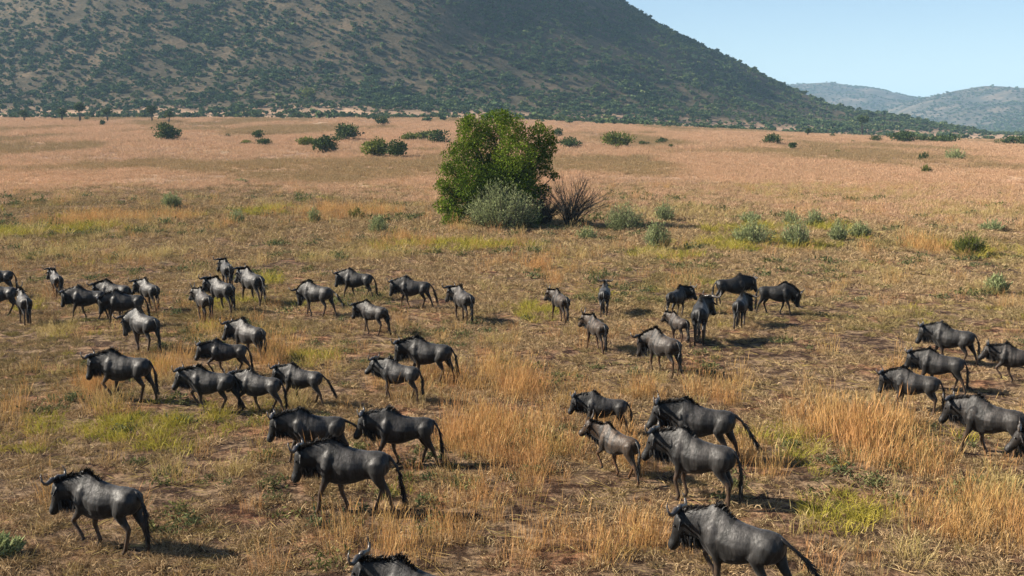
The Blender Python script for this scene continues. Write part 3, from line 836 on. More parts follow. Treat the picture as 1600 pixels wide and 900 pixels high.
def tuft(mat, n, hmin, hmax, spread, lean, width, seed, curl=0.35, flat=0.0, head=0.0):
    rng = np.random.default_rng(seed); V = []; F = []; T = []
    for _ in range(n):
        a = rng.uniform(0, 2 * PI); rr = spread * math.sqrt(rng.random())
        p = np.array([math.cos(a) * rr, math.sin(a) * rr, -0.02 + flat * 0.04 * rng.random()])
        b = rng.uniform(0, 2 * PI) if rng.random() < 0.4 else a + rng.normal() * 0.6
        l = rng.uniform(hmin, hmax); ln = abs(rng.normal()) * lean
        if flat: d = np.array([math.cos(b), math.sin(b), 0.04 + 0.12 * rng.random()])
        else: d = unit(np.array([math.cos(b) * ln, math.sin(b) * ln, 1.0]))
        sd = unit(np.cross(d, np.array([math.cos(b + 1.3), math.sin(b + 1.3), 0.2]))) * width * rng.uniform(0.7, 1.3)
        m = p + d * l * 0.55; t = p + d * l + np.array([math.cos(b), math.sin(b), -0.35]) * l * curl * rng.random() * (0.25 if flat else 1)
        k = len(V); tn = float(np.clip(rng.normal(0.48, 0.24), 0, 1))
        V += [p - sd * 0.7, p + sd * 0.7, m + sd, m - sd, t]; F += [[k, k + 1, k + 2, k + 3], [k + 3, k + 2, k + 4]]; T += [tn] * 5
        if head and rng.random() < head:   # feathery seed head
            k = len(V); q = m * 0.35 + t * 0.65; w = unit(np.cross(d, np.array([math.cos(b), math.sin(b), 0.1]))) * width * 2.0
            V += [q - d * l * 0.12, q + w, t + (t - m) * 0.25, q - w]; F.append([k, k + 1, k + 2, k + 3]); T += [min(1, tn + 0.2)] * 4
    return mesh_from('grass_shape', V, F, mat, False, {'tone': np.array(T)})
def sample(dens_fn, field_fn, y0, y1, seed, spread=0.57, strips=26):
    rng = np.random.default_rng(seed); X = []; Yv = []
    ed = np.geomspace(y0, y1, strips + 1)
    for a, b in zip(ed[:-1], ed[1:]):
        m = 0.5 * (a + b); D = dens_fn(m); area = (b - a) * 2 * (spread * m + 1.5)
        k = rng.poisson(area * D)
        yy = rng.uniform(a, b, k); xx = rng.uniform(-1, 1, k) * (spread * m + 1.5)
        ok = rng.random(k) < field_fn(xx, yy)
        X.append(xx[ok]); Yv.append(yy[ok])
    return np.concatenate(X), np.concatenate(Yv), rng
def grass(name, label, kind, protos, x, y, rng, smin, smax, tint, grow=None, tall=(0.85, 1.2), sink=0.0):
    s = rng.uniform(smin, smax, len(x))
    if grow is not None: s = s * grow(y)
    sc3 = np.stack([s, s, s * rng.uniform(tall[0], tall[1], len(x))], 1)
    rot = np.stack([rng.normal(size=len(x)) * 0.07, rng.normal(size=len(x)) * 0.07, rng.uniform(0, 6.28, len(x))], 1)
    scatter(name, label, 'grass', np.stack([x, y, plain_z(x, y) - sink], 1), rot, sc3, rng.integers(0, len(protos), len(x)), tint, protos)

M = GRASS
pk = lambda x, y: pink_field(x, y)
# short tufts everywhere, thinner on bare ground
P_short = [tuft(M['short'], 44, 0.04, 0.14, 0.13, 0.85, 0.0045, 100 + i, 0.5) for i in range(4)]
f = lambda x, y: np.clip(0.06 + 2.3 * (fbm(x, y, 1.8, 3, 91) - 0.36), 0.05, 1) * (1 - 0.65 * patch('bare', x, y)) * (1 - 0.6 * pk(x, y))
x, y, rg = sample(lambda m: 36.0 * min(1, (27 / m)) ** 1.25, f, 10, 145, 101)
grass('short_grass', 'short tan and olive grass tufts on the trampled ground', 'short', P_short, x, y, rg, 0.7, 1.5, np.clip(0.35 * green_field(x, y) + 0.5 * rg.random(len(x)) ** 2, 0, 1), lambda yy: np.clip(yy / 33, 1, 2.6))
# low dense tussocks that throw little shadows of their own
P_tus = [tuft(M['short'], 90, 0.08, 0.22, 0.15, 1.1, 0.005, 130 + i, 0.8) for i in range(4)]
f = lambda x, y: np.clip(0.1 + 2.2 * (fbm(x, y, 1.7, 2, 93) - 0.40), 0.04, 1) * (1 - 0.7 * pk(x, y))
x, y, rg = sample(lambda m: 5.0 * min(1, (27 / m)) ** 1.1, f, 10, 150, 110)
grass('grass_tussocks', 'low dense brown tussocks scattered over the trampled ground', 'short', P_tus, x, y, rg, 0.6, 1.35, np.clip(0.5 * green_field(x, y) + 0.7 * rg.random(len(x)) ** 2, 0, 1), lambda yy: np.clip(yy / 36, 1, 2.2))
# straw lying on the ground
P_lit = [tuft(M['straw'], 16, 0.12, 0.5, 0.32, 0.2, 0.0042, 120 + i, 0.3, 1.0) for i in range(4)]
f = lambda x, y: np.clip(0.2 + 1.3 * (fbm(x, y, 3.1, 3, 95) - 0.34), 0.05, 1)
x, y, rg = sample(lambda m: 6.0 * min(1, (24 / m)) ** 1.3, f, 10, 92, 102)
grass('fallen_straw', 'pale dead straw lying flat among the tufts', 'straw', P_lit, x, y, rg, 0.6, 1.2, rg.random(len(x)), lambda yy: np.clip(yy / 38, 1, 2.0))
# grey green herbs
P_herb = []
for i in range(3):
    rg0 = np.random.default_rng(140 + i)
    nn = 60; c = np.stack([rg0.normal(size=nn) * 0.10, rg0.normal(size=nn) * 0.10, np.abs(rg0.normal(size=nn)) * 0.05 + 0.03], 1)
    V, F, T = cards(c, rg0.normal(size=(nn, 3)) + np.array([0, 0, 0.6]), rg0.uniform(0.04, 0.10, nn), 0.4, rg0, rg0.random(nn))
    P_herb.append(mesh_from('herb_shape', V, F, M['herb'], False, {'tone': T}))
f = lambda x, y: sstep(0.46, 0.66, fbm(x, y, 3.6, 3, 99)) * (1 - 0.8 * pk(x, y))
x, y, rg = sample(lambda m: 1.3 * min(1, (26 / m)) ** 1.25, f, 10, 122, 103)
grass('ground_herbs', 'low grey green herbs between the grass tufts', 'herb', P_herb, x, y, rg, 0.6, 1.6, rg.random(len(x)), lambda yy: np.clip(yy / 36, 1, 2.4))
# yellow green clumps
P_yel = [tuft(M['yellow'], 54, 0.10, 0.36, 0.24, 0.55, 0.0042, 160 + i, 0.5) for i in range(4)]
f = lambda x, y: np.clip(patch('yellow', x, y) * (0.25 + 0.9 * (fbm(x, y, 1.1, 2, 55) > 0.47)) + 0.02 * green_field(x, y) * (1 - pk(x, y)), 0, 1)
x, y, rg = sample(lambda m: 8.0 * min(1, (26 / m)) ** 1.2, f, 10, 137, 104)
grass('yellow_grass', 'soft yellow green grass growing in bright patches', 'yellow', P_yel, x, y, rg, 0.7, 1.35, rg.random(len(x)), lambda yy: np.clip(yy / 36, 1, 2.0))
# rust coloured tall grass
P_rust = [tuft(M['rust'], 46, 0.22, 0.74, 0.30, 0.2, 0.0030, 180 + i, 0.2, 0.0, 0.5) for i in range(4)]
f = lambda x, y: np.clip(patch('rust', x, y) * (0.12 + 0.85 * sstep(0.38, 0.62, fbm(x, y, 1.6, 3, 65))) + 0.03 * sstep(0.47, 0.62, fbm(x, y, 7, 3, 66)), 0, 1)
x, y, rg = sample(lambda m: 9.0 * min(1, (27 / m)) ** 1.15, f, 10, 145, 105)
tallness = lambda yy: np.clip(yy / 45, 1, 1.6) * (1 + 0.55 * np.exp(-(((x - TALL[0]) / 2.2) ** 2 + ((y - TALL[1]) / 2.2) ** 2)))
TALL = ground_at(1350, 715)
grass('rust_grass', 'tall thin orange red grass standing in loose stands', 'rust', P_rust, x, y, rg, 0.65, 1.15, rg.random(len(x)) ** 1.5, tallness)
# straw clumps
P_str = [tuft(M['straw'], 44, 0.12, 0.52, 0.24, 0.38, 0.0034, 200 + i, 0.45, 0.0, 0.25) for i in range(4)]
f = lambda x, y: np.clip(patch('straw', x, y) * (0.12 + 0.9 * sstep(0.42, 0.6, fbm(x, y, 1.2, 2, 75))) + 0.035 * sstep(0.48, 0.62, fbm(x, y, 5, 3, 76)) * (1 + 3 * sstep(40, 80, y)), 0, 1)
x, y, rg = sample(lambda m: 6.0 * min(1, (27 / m)) ** 1.15, f, 10, 145, 106)
grass('straw_grass', 'pale straw coloured grass clumps bending over', 'straw', P_str, x, y, rg, 0.6, 1.25, rg.random(len(x)), lambda yy: np.clip(yy / 42, 1, 1.7))
# the open plain
P_pink = [tuft(M['pink'], 70, 0.25, 0.62, 0.6, 0.2, 0.011, 220 + i, 0.25, 0.0, 0.3) for i in range(4)]
f = lambda x, y: pk(x, y) * (0.35 + 0.65 * sstep(0.35, 0.55, fbm(x, y, 5, 2, 85)))
x, y, rg = sample(lambda m: 2.2 * min(1, (105 / m)) ** 1.35, f, 70, 640, 107, 0.55, 36)
grass('plain_grass', 'tall pinkish dry grass spreading over the open plain', 'pink', P_pink, x, y, rg, 0.7, 1.2, np.clip(0.5 * rg.random(len(x)) ** 2 + 0.75 * sstep(0.48, 0.62, fbm(x, y * 0.45, 34, 4, 86)), 0, 1), lambda yy: np.clip(yy / 137, 1, 2.4), tall=(0.5, 1.0))
# ------------------------------------------------------------------ bushes and trees on the plain
def at_px(px, py):
    x, y, z = ground_at(px, py); return (x, y, z), FOC / project((x, y, z))[2]
BUSHES = [  # base pixel, width and height in photo pixels, style, leaves, label
    # dark bushes far out on the plain
    (262, 221, 36, 31, 'round', 'D', 650, 'compact dark round bush standing alone on the far plain at left'),
    (508, 240, 40, 30, 'round', 'D', 650, 'dark spiky topped bush beside a small yellow green one'),
    (478, 230, 26, 18, 'round', 'Y', 450, 'small yellow green bush left of the dark spiky one'),
    (541, 221, 38, 30, 'round', 'D', 600, 'dark cone shaped bush behind the spiky bush on the plain'),
    (587, 247, 46, 34, 'round', 'Y', 650, 'yellow green bush of the close pair left of the big tree'),
    (620, 248, 34, 33, 'round', 'D', 550, 'darker bush of the close pair left of the big tree'),
    (403, 218, 20, 17, 'round', 'D', 350, 'small dark bush at the back of the group of three'),
    (412, 229, 26, 14, 'round', 'D', 350, 'low wide dark bush at right of the group of three'),
    (386, 228, 18, 10, 'round', 'Y', 280, 'low pale bush at left of the group of three'),
    (356, 216, 10, 8, 'round', 'D', 160, 'tiny bush alone between the lone bush and the three'),
    (640, 222, 32, 17, 'round', 'Y', 400, 'low olive bush at the left end of the row behind the tree'),
    (661, 221, 22, 18, 'round', 'D', 320, 'middle small bush of the row left of the big tree'),
    (682, 226, 36, 25, 'round', 'D', 480, 'dark broad bush close behind the big tree on its left'),
    (890, 232, 34, 18, 'round', 'D', 420, 'dark low bush just right of the big tree crown'),
    (872, 215, 18, 16, 'round', 'D', 260, 'small bush peeking over right behind the big tree'),
    (966, 232, 44, 27, 'round', 'Y', 600, 'bright green broad bush on the plain right of the tree'),
    (1005, 228, 18, 9, 'round', 'D', 200, 'tiny low bush touching the bright green broad bush'),
    (1033, 227, 19, 13, 'round', 'D', 260, 'small round dark bush right of the bright green broad one'),
    (1049, 233, 14, 9, 'round', 'D', 160, 'tiny low bush between the round dark one and open grass'),
    (1207, 227, 30, 20, 'round', 'D', 450, 'round dark bush alone in front of the hill foot'),
    (1301, 216, 10, 9, 'round', 'D', 150, 'tiny bush standing under the hill skyline end'),
    (1370, 223, 20, 14, 'round', 'D', 260, 'small dark bush left of the long thicket at right'),
    (1410, 224, 46, 20, 'round', 'D', 520, 'largest dark bush of the long thicket at right'),
    (1440, 223, 26, 12, 'round', 'D', 300, 'middle bush of the long thicket at right'),
    (1471, 224, 50, 13, 'round', 'D', 420, 'low flat bush at the right end of the long thicket'),
    (1575, 228, 30, 17, 'round', 'D', 380, 'dark bush near the right edge beside its twin'),
    (1596, 228, 26, 16, 'round', 'D', 320, 'dark bush cut off by the right edge of the view'),
    (1331, 224, 10, 6, 'round', 'Y', 140, 'tiny pale bush before the thicket at right'),
    (1557, 226, 9, 6, 'round', 'D', 120, 'tiny dark bush left of the pair at the right edge'),
    (1444, 251, 20, 14, 'feather', 'D', 380, 'small dull green shrub left of the wiry grey shrub'),
    (1491, 251, 34, 22, 'feather', 'S', 620, 'wiry grey green shrub alone on the pinkish grass at right'),
    (1447, 271, 20, 15, 'feather', 'Y', 380, 'small yellow green shrub below the wiry grey shrub'),
    (1308, 240, 9, 7, 'round', 'Y', 120, 'tiny shrub alone in the middle of the right plain'),
    # silvery shrubs nearer the herd
    (268, 325, 34, 27, 'feather', 'S', 900, 'grey green tufted shrub in the left middle of the plain'),
    (370, 350, 30, 24, 'feather', 'S', 800, 'round green tufted shrub right of the left one'),
    (491, 350, 24, 27, 'feather', 'S', 650, 'pale upright shrub half lost in reddish grass'),
    (556, 340, 26, 15, 'feather', 'Y', 500, 'low green shrub between two taller silvery ones'),
    (591, 365, 36, 29, 'feather', 'S', 900, 'dark based silvery shrub left of the big tree foot'),
    (376, 286, 22, 8, 'feather', 'S', 350, 'flat low shrub far out in the left grass'),
    (975, 361, 66, 46, 'feather', 'S', 1900, 'large silvery shrub right beside the bare shrub'),
    (1038, 346, 38, 34, 'feather', 'S', 1000, 'pale shrub behind the two big silvery ones'),
    (1026, 391, 44, 47, 'feather', 'S', 1300, 'tall pale shrub in front of the large silvery one'),
    (915, 374, 42, 20, 'feather', 'S', 700, 'low pale shrub in front of the bare shrub'),
    (1175, 384, 70, 40, 'feather', 'S', 1900, 'broad grey green shrub left in the middle shrub pair'),
    (1243, 386, 52, 44, 'feather', 'S', 1500, 'upright grey green shrub right in the middle shrub pair'),
    (1235, 351, 28, 24, 'feather', 'S', 600, 'faint pale shrub right behind the upright grey green one'),
    (1272, 354, 34, 28, 'feather', 'S', 850, 'green topped shrub behind and right of the middle pair'),
    (1172, 348, 38, 20, 'feather', 'S', 650, 'low pale shrub behind the broad grey green one'),
    (1310, 377, 36, 33, 'feather', 'S', 950, 'pale shrub left of two touching ones at right'),
    (1343, 371, 36, 27, 'feather', 'S', 850, 'pale shrub right of two touching ones at right'),
    (1550, 361, 46, 18, 'feather', 'S', 750, 'low wide green shrub near the right edge'),
    (1515, 399, 56, 36, 'feather', 'Y', 1500, 'bright yellow green shrub near the right edge'),
    (4, 868, 60, 30, 'feather', 'S', 500, 'low green shrub cut off by the bottom left corner'),
    (1557, 458, 38, 30, 'feather', 'S', 1000, 'small blue green shrub nearest to the herd at right'),
]
MATS = {'D': LEAF_DARK, 'Y': LEAF_YELLOW, 'S': LEAF_SILVER}
for i, (px, py, w, hgt, style, mk, n, label) in enumerate(BUSHES):
    base, ppm = at_px(px, py)
    far = py < 300
    shrub('bush' if style == 'round' else 'shrub', label, 'bushes far out on the plain' if far else 'silvery shrubs on the plain', base, w / ppm, hgt / ppm, style, MATS[mk], 300 + i, int(n * (1.7 if style == 'round' else 2.6)),
          cat='bush', leaf=(0.055 * (w + hgt) / ppm + 0.12 if style == 'round' else max(0.16, 3.2 / ppm)))
HILL_TREES = [
    (38, 190, 12, 20, 0.35, 'small dark tree at the far left end of the plain'),
    (97, 190, 13, 22, 0.4, 'slim dark tree left of the tall one below the hill'),
    (125, 192, 17, 34, 0.5, 'tallest thin trunked tree at the foot of the hill'),
    (168, 190, 14, 22, 0.45, 'small tree with two thin trunks right of the tallest'),
    (160, 198, 8, 12, 0.1, 'stunted little tree in the grass below the tallest'),
    (238, 191, 18, 27, 0.45, 'flat topped tree with short trunk above the lone bush'),
    (264, 192, 14, 20, 0.4, 'small tree right of the flat topped one'),
    (483, 158, 24, 24, 0.1, 'broad pale green tree standing out on the lower slope'),
    (598, 198, 20, 17, 0.2, 'small round tree at the edge of the slope left of the big tree'),
    (1347, 213, 16, 34, 0.55, 'tall umbrella shaped tree right of the hill foot'),
    (1262, 214, 9, 14, 0.3, 'little tree at the grass edge under the long ridge'),
    (1239, 236, 13, 15, 0.35, 'little thin trunked tree standing alone in pink grass'),
]
for i, (px, py, w, hgt, tr, label) in enumerate(HILL_TREES):
    if True:
        d = ray(px, py); t = 150.0
        while t < 2300 and CAM_H + d[2] * t > plain_z(d[0] * t, d[1] * t) + hill_h(d[0] * t, d[1] * t): t += 2.0
        base = (d[0] * t, d[1] * t, CAM_H + d[2] * t - 0.2); ppm = FOC / t
    shrub('tree', label, 'small trees along the hill foot', base, w / ppm, hgt / ppm, 'round', LEAF_DARK if i != 7 else LEAF_YELLOW, 500 + i, 380, cat='tree', leaf=0.075 * (w + hgt) / ppm + 0.2, trunk=tr)

# the big tree
base, ppm = at_px(778, 352)
rg = np.random.default_rng(77)
TL = [(770, 196, 25), (738, 212, 27), (800, 205, 26), (842, 212, 22), (856, 232, 15), (720, 240, 25), (758, 236, 34), (808, 240, 34), (838, 240, 20), (852, 268, 13), (832, 262, 11), (712, 275, 24),
      (742, 280, 34), (790, 278, 38), (704, 304, 19), (722, 318, 28), (760, 320, 34), (812, 300, 26), (800, 330, 28), (712, 338, 18), (826, 276, 14), (694, 322, 14), (735, 190, 12), (785, 184, 13), (862, 220, 9), (866, 275, 8), (700, 262, 10), (838, 310, 18), (835, 336, 20), (815, 345, 16), (702, 345, 12), (848, 296, 12), (690, 290, 12), (850, 250, 14), (726, 196, 12)]
lobes = []
for lx, ly, r in TL:
    rr = r / ppm; yo = rg.uniform(-0.9, 0.9) * (2.6 - 0.02 * abs(lx - 780))
    lobes.append(((lx - 778) / ppm, yo, (352 - ly) / ppm, rr, rr * 1.15, rr * 0.92))
for k in range(9):   # the far side of the crown
    a = rg.uniform(-1, 1); lobes.append((a * 2.2, rg.uniform(0.8, 2.8), rg.uniform(1.5, 6.2), 1.3, 1.3, 1.1))
e = link('big_tree', None, None, base); tag(e, 'big dense green tree standing alone in the middle of the plain', 'tree')
V, F, T = lobes_foliage(lobes, 80000, 0.15, rg, 0.5)
V[:, 2] = np.maximum(V[:, 2], 0.03)
link('crown', mesh_from('crown', V, F, LEAF_TREE, False, {'tone': T}), e)
st = []
for lb in lobes:
    c = np.array(lb[:3]); b0 = np.array([c[0] * 0.1 + rg.normal() * 0.08, c[1] * 0.1, -0.1]); mid = b0 * 0.45 + c * 0.5 + np.array([0, 0, 0.12 * c[2]])
    st.append(tube([b0, b0 * 0.75 + mid * 0.25 + rg.normal(size=3) * 0.05, mid, mid * 0.5 + c * 0.5 + rg.normal(size=3) * 0.1, c], [0.13, 0.11, 0.075, 0.045, 0.015], 6))
sv, sf = join(st); link('trunk', mesh_from('trunk', sv, sf, BARK), e)

# silvery shrub growing against its foot, and the bare shrub at its side
base, ppm = at_px(786, 357)
shrub('shrub', 'dense silvery grey green shrub growing against the foot of the big tree', 'silvery shrubs on the plain', base, 128 / ppm, 72 / ppm, 'feather', LEAF_SILVER, 78, 11000, cat='bush', leaf=0.2)
def bare_shrub(label, px, py, w, hgt, seed, ns, bias):
    base, ppm = at_px(px, py); rg = np.random.default_rng(seed); W = w / ppm / 2; Hh = hgt / ppm
    e = link('bare_shrub', None, None, base); tag(e, label, 'bush', 'bare shrubs beside the big tree')
    big = []; twigs = []
    for k in range(ns):
        a = rg.uniform(0, 2 * PI); t = rg.uniform(0.25, 1.0)
        tip = np.array([math.cos(a) * W * t + bias * W * 0.3, math.sin(a) * W * t, Hh * rg.uniform(0.6, 1.0) * (1 - 0.35 * t * t)])
        root = np.array([rg.normal() * 0.12, rg.normal() * 0.12, -0.05]); mid = root * 0.5 + tip * 0.42 + np.array([0, 0, Hh * 0.12])
        big.append(tube([root, mid, tip], [0.035, 0.022, 0.006], 5))
        for q in range(9):
            f = rg.uniform(0.3, 0.98); p = root * (1 - f) ** 2 + 2 * mid * f * (1 - f) + tip * f * f
            d = unit(unit(tip - root) + rg.normal(size=3) * 0.5 + np.array([0, 0, 0.3])) * rg.uniform(0.25, 0.6) * Hh * 0.5
            twigs.append(tube([p, p + d * 0.5 + rg.normal(size=3) * 0.03, p + d], [0.012, 0.009, 0.003], 3))
    v, f = join(big); link('stem', mesh_from('stem', v, f, BARK), e)
    v, f = join(twigs); link('twigs', mesh_from('twigs', v, f, BARK_GREY), e)
bare_shrub('leafless wiry shrub with fanned dark branches right of the big tree', 890, 356, 136, 84, 79, 64, 0.25)
bare_shrub('smaller leafless shrub tucked under the right side of the big tree', 852, 355, 66, 52, 80, 60, 0.1)
# ------------------------------------------------------------------ the herd
# ground pixel under the animal, hump-to-feet height in pixels, heading seen from the camera (0 = walking away, 90 = to the left, -90 = to the right),
# gait, neck pitch, neck turn (+ = to its left), head pitch, tail (lift, swing), youth, brownness, label
HERD = [
 (-2, 463, 47, 70, 'stand', 0, 0, 0, (0, 0), 0, 0, 'wildebeest cut off by the left edge, only its dark rump showing'),
 (2, 494, 54, 62, 'trot_a', -.1, 0, 0, (0, 0), 0, 0, 'wildebeest at the left edge with its front outside the view'),
 (40, 506, 54, 8, 'stand', .25, 0, .1, (0, 0), .7, .2, 'young wildebeest at far left seen from behind with upright horns'),
 (90, 464, 43, 10, 'walk_b', .15, .3, 0, (0, 0), .5, .1, 'small wildebeest walking away alone behind the left cluster'),
 (140, 499, 52, 71, 'walk_a', -.12, 0, 0, (0, 0), 0, -.2, 'black necked bull leading the left cluster, head lowered'),
 (182, 490, 53, 53, 'walk_b', -.1, 0, 0, (0, 0), 0, 0, 'wildebeest half hidden at the back of the left cluster'),
 (199, 507, 54, 73, 'walk_a', -.25, .1, 0, (.1, 0), 0, -.35, 'dark wildebeest in the middle of the left cluster, head down'),
 (235, 485, 50, 25, 'walk_a', .0, .35, .1, (0, 0), .3, .1, 'thin wildebeest at the right back of the left cluster'),
 (227, 548, 67, 31, 'walk_b', -.32, .25, 0, (.05, 0), 0, 0, 'wildebeest seen from behind at front of the left cluster, head low'),
 (356, 450, 46, 8, 'stand', .1, .35, .1, (0, 0), 0, 0, 'farthest wildebeest of the herd, seen from behind over its neighbour'),
 (349, 487, 55, 32, 'walk_a', .08, .3, .1, (0, 0), 0, 0, 'wildebeest between the farthest one and the small thin one'),
 (320, 503, 54, 16, 'walk_b', .05, .3, .1, (0, 0), .6, .3, 'small thin brownish wildebeest walking away, left of four'),
 (396, 474, 56, 27, 'walk_a', .12, .15, .1, (.55, .2), 0, 0, 'wildebeest with tail flicked to the right, right of four'),
 (497, 494, 56, 51, 'walk_b', -.42, 0, 0, (.75, 0), 0, 0, 'wildebeest with lowered head and tail streaming out behind'),
 (560, 468, 48, 67, 'walk_a', -.1, 0, 0, (.15, 0), 0, -.3, 'wildebeest at the back of the middle line, heavy black neck'),
 (585, 522, 53, 47, 'walk_b', -.1, .2, 0, (0, 0), .4, .2, 'small wildebeest with bright back in front of the middle line'),
 (648, 482, 50, 75, 'walk_b', -.12, 0, 0, (.3, 0), 0, 0, 'wildebeest right in the middle line, striding left'),
 (725, 503, 57, 22, 'stand', .05, .4, .05, (0, 0), .2, .2, 'wildebeest seen from behind alone at the right end of the middle line'),
 (876, 503, 52, 22, 'walk_a', .05, .35, .1, (0, 0), .8, .6, 'brown calf walking away past a yellow grass patch'),
 (944, 492, 51, -2, 'stand', .22, 0, .15, (0, 0), .2, 0, 'wildebeest seen straight from behind with both horns curling out'),
 (933, 550, 60, 23, 'walk_a', .05, .3, .1, (0, 0), .8, .7, 'brown calf below the one seen straight from behind'),
 (1056, 494, 48, -28, 'stand', .1, -.7, .05, (0, 0), 0, -.5, 'dark wildebeest turning its head right, left of the dark group'),
 (1142, 478, 49, -75, 'stand', .0, 0, 0, (0, 0), 0, -.7, 'black wildebeest facing right at the back of the dark group'),
 (1156, 511, 55, -8, 'walk_a', -.15, -.5, 0, (0, 0), .3, -.5, 'dark wildebeest standing in front of the black one'),
 (1211, 491, 50, -95, 'walk_b', -.42, 0, 0, (0, 0), 0, -.7, 'black wildebeest walking right with its head low, rightmost of the dark group'),
 (1093, 534, 71, -2, 'stand', .12, -.55, 0, (0, 0), .1, -.4, 'wildebeest with upright mane seen from behind in the dark group'),
 (1060, 536, 49, 32, 'walk_b', .1, .2, .1, (0, 0), .8, .5, 'calf half hidden behind the larger wildebeest with lowered head'),
 (1037, 585, 73, 37, 'stand', -.3, .4, .1, (0, 0), 0, .35, 'grey brown wildebeest with pale legs and lowered head, nearest of the dark group'),
 (392, 563, 65, 37, 'walk_a', -.05, .35, .15, (0, 0), .1, .1, 'tall wildebeest behind the running one left of centre'),
 (357, 588, 58, 79, 'trot_a', -.05, 0, .1, (.1, 0), .4, .1, 'small wildebeest running left with bent foreleg'),
 (200, 626, 80, 61, 'step_a', -.08, .05, 0, (.06, 0), 0, 0, 'shiny bull stepping left with raised foreleg above the yellow grass'),
 (333, 645, 74, 65, 'trot_b', .0, 0, .15, (.0, 0), .1, 0, 'dark wildebeest running left, first of three running together'),
 (409, 647, 70, 59, 'trot_a', -.02, 0, .15, (.1, 0), .2, 0, 'wildebeest running in the middle of three, overlapping the first'),
 (475, 634, 66, 61, 'walk_a', .0, .05, .1, (.5, -.2), .2, 0, 'wildebeest running last of three with tail kicked back'),
 (626, 627, 68, 59, 'pace_b', .12, 0, .3, (.0, 0), .2, 0, 'wildebeest with raised head and upright horns, centre'),
 (672, 598, 73, 67, 'walk_b', -.1, .1, 0, (.12, 0), 0, -.25, 'thick necked bull behind the one with raised head'),
 (496, 726, 88, 81, 'walk_b', -.05, 0, .05, (.95, 0), 0, 0, 'grey wildebeest behind the large bull, tail raised straight out'),
 (634, 728, 90, 81, 'walk_a', .02, 0, .1, (.1, 0), .1, -.25, 'wildebeest with thick black mane right of the large bull'),
 (554, 802, 118, 71, 'walk_a', -.1, .05, .05, (.2, 0), 0, 0, 'large bull striding left in the lower centre, long shadow behind'),
 (171, 858, 122, 49, 'step_a', -.08, .15, .05, (.04, 0), 0, 0, 'large bull with wide horns in the lower left corner'),
 (664, 1022, 152, 62, 'walk_b', .12, .1, .1, (0, 0), 0, 0, 'bull at the bottom edge showing only horned head and back'),
 (946, 680, 68, 81, 'walk_a', -.02, 0, .1, (0, 0), .2, 0, 'small dark wildebeest above the calf, right of centre'),
 (966, 748, 88, 42, 'trot_a', .2, .3, .15, (.2, .5), .75, .8, 'brown calf running up to the small dark wildebeest'),
 (1098, 722, 100, 80, 'walk_b', .05, .1, .1, (.62, .15), 0, 0, 'large wildebeest with tail streaming right, rear of the three bulls'),
 (1095, 785, 116, 63, 'stand', .05, .15, .1, (0, 0), 0, .05, 'large wildebeest in the middle of the three bulls at right'),
 (1156, 938, 148, 63, 'trot_b', -.05, .15, .05, (.7, -.5), 0, 0, 'nearest bull at the bottom right running with tail curled up'),
 (1487, 570, 66, 75, 'walk_b', .0, .1, .05, (.05, 0), 0, 0, 'grey wildebeest at the back of three overlapping ones at right'),
 (1469, 612, 68, 77, 'walk_a', -.05, 0, .1, (0, 0), 0, 0, 'grey wildebeest in the middle of three overlapping ones at right'),
 (1429, 645, 72, 77, 'stand', -.15, .05, 0, (0, 0), 0, .05, 'grey wildebeest in front of three overlapping ones at right'),
 (1589, 600, 64, 85, 'trot_a', .1, .05, .2, (0, 0), .3, .15, 'pale wildebeest running at the right edge, rump outside the view'),
 (1550, 716, 98, 71, 'walk_a', -.02, .05, .15, (0, 0), .1, .1, 'large grey wildebeest striding in from the right edge'),
 (1666, 768, 100, 92, 'walk_b', .1, 0, .2, (0, 0), .3, .2, 'wildebeest at the right edge showing only head and foreleg'),
]
jobs = []; info = []
for i, (px, py, hp, beta, gait, neck, yaw, head, tail, young, brown, label) in enumerate(HERD):
    S, parts = build_wildebeest(gait, neck - (0.10 if young < 0.5 else 0.0), yaw, head, tail, young, 1000 + i, brown)
    big = hp > 70
    jobs.append(dict(soup=S, voxel=0.0185 if big else 0.025, iters=7 if big else 3, seed=i))
    info.append(parts)
bodies = finish_bodies(jobs)
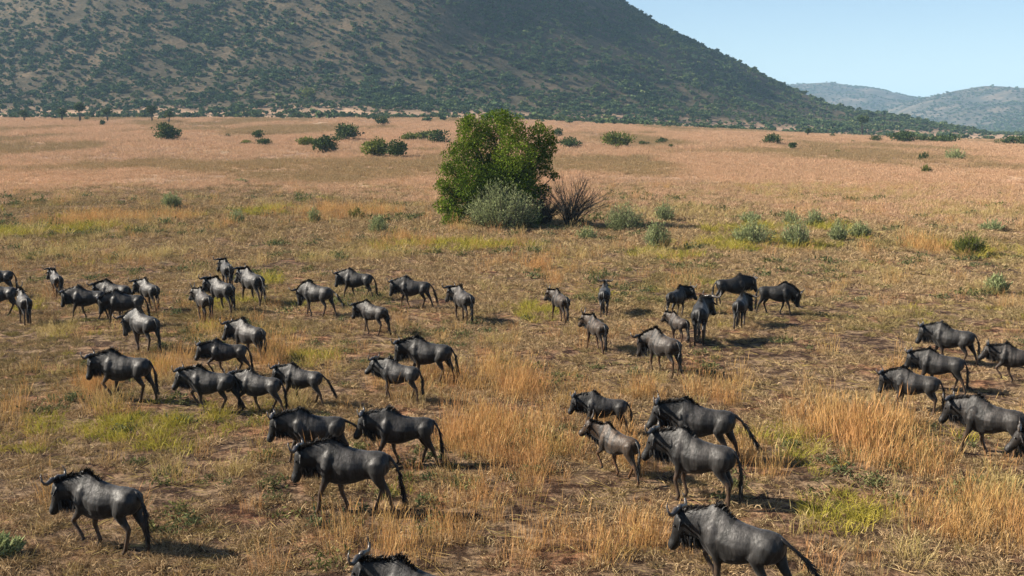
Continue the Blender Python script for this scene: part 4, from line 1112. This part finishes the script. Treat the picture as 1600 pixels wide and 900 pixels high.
for i, (spec, me, parts) in enumerate(zip(HERD, bodies, info)):
    px, py, hp, beta = spec[:4]
    x, y, z = ground_at(px, py)
    az = math.degrees(math.atan2(y, x)); a = R(az + beta)
    lo, hi = 0.3, 2.0          # size of the animal: its hump reaches the height seen in the photograph
    for _ in range(30):
        s = 0.5 * (lo + hi)
        if project((x + s * 0.40 * math.cos(a), y + s * 0.40 * math.sin(a), z + 1.37 * s))[1] > py - hp: lo = s
        else: hi = s
    e = link('wildebeest', None, None, (x, y, z - 0.012)); e.rotation_euler = (0, 0, R(az + beta)); e.scale = (s * 0.91, s, s)
    tag(e, spec[11], 'wildebeest', 'wildebeest herd crossing the plain')
    print('herd %2d scale %.2f dist %.1f' % (i, s, y))
    link('body', me, e)
    for k, lst in parts.items():
        if k == 'eye' and hp < 60: continue
        mat = {'horn': HORN, 'eye': EYE}.get(k, HAIR)
        for Vv, Ff in lst: link(k, mesh_from(k, Vv, Ff, mat, k in ('horn', 'eye', 'tail')), e)

# ------------------------------------------------------------------ haze in the air
def haze(density):
    m = bpy.data.materials.new('haze_air'); m.use_nodes = True; nt = m.node_tree
    for n in list(nt.nodes): nt.nodes.remove(n)
    out = nd(nt, 'ShaderNodeOutputMaterial'); v = nd(nt, 'ShaderNodeVolumePrincipled')
    v.inputs['Color'].default_value = (0.46, 0.73, 1.0, 1); v.inputs['Density'].default_value = density; v.inputs['Anisotropy'].default_value = 0.0
    nt.links.new(v.outputs[0], out.inputs['Volume'])
    x0, x1, y0, y1, z0, z1 = -9500, 9500, -300, 13500, -8, 420
    V = [(x0, y0, z0), (x1, y0, z0), (x1, y1, z0), (x0, y1, z0), (x0, y0, z1), (x1, y0, z1), (x1, y1, z1), (x0, y1, z1)]
    F = [[3, 2, 1, 0], [4, 5, 6, 7], [0, 1, 5, 4], [1, 2, 6, 5], [2, 3, 7, 6], [3, 0, 4, 7]]
    o = link('haze', mesh_from('haze', V, F, m)); tag(o, 'thin blue haze hanging over plain and hills', 'haze', None, 'stuff')
haze(1.0e-4)
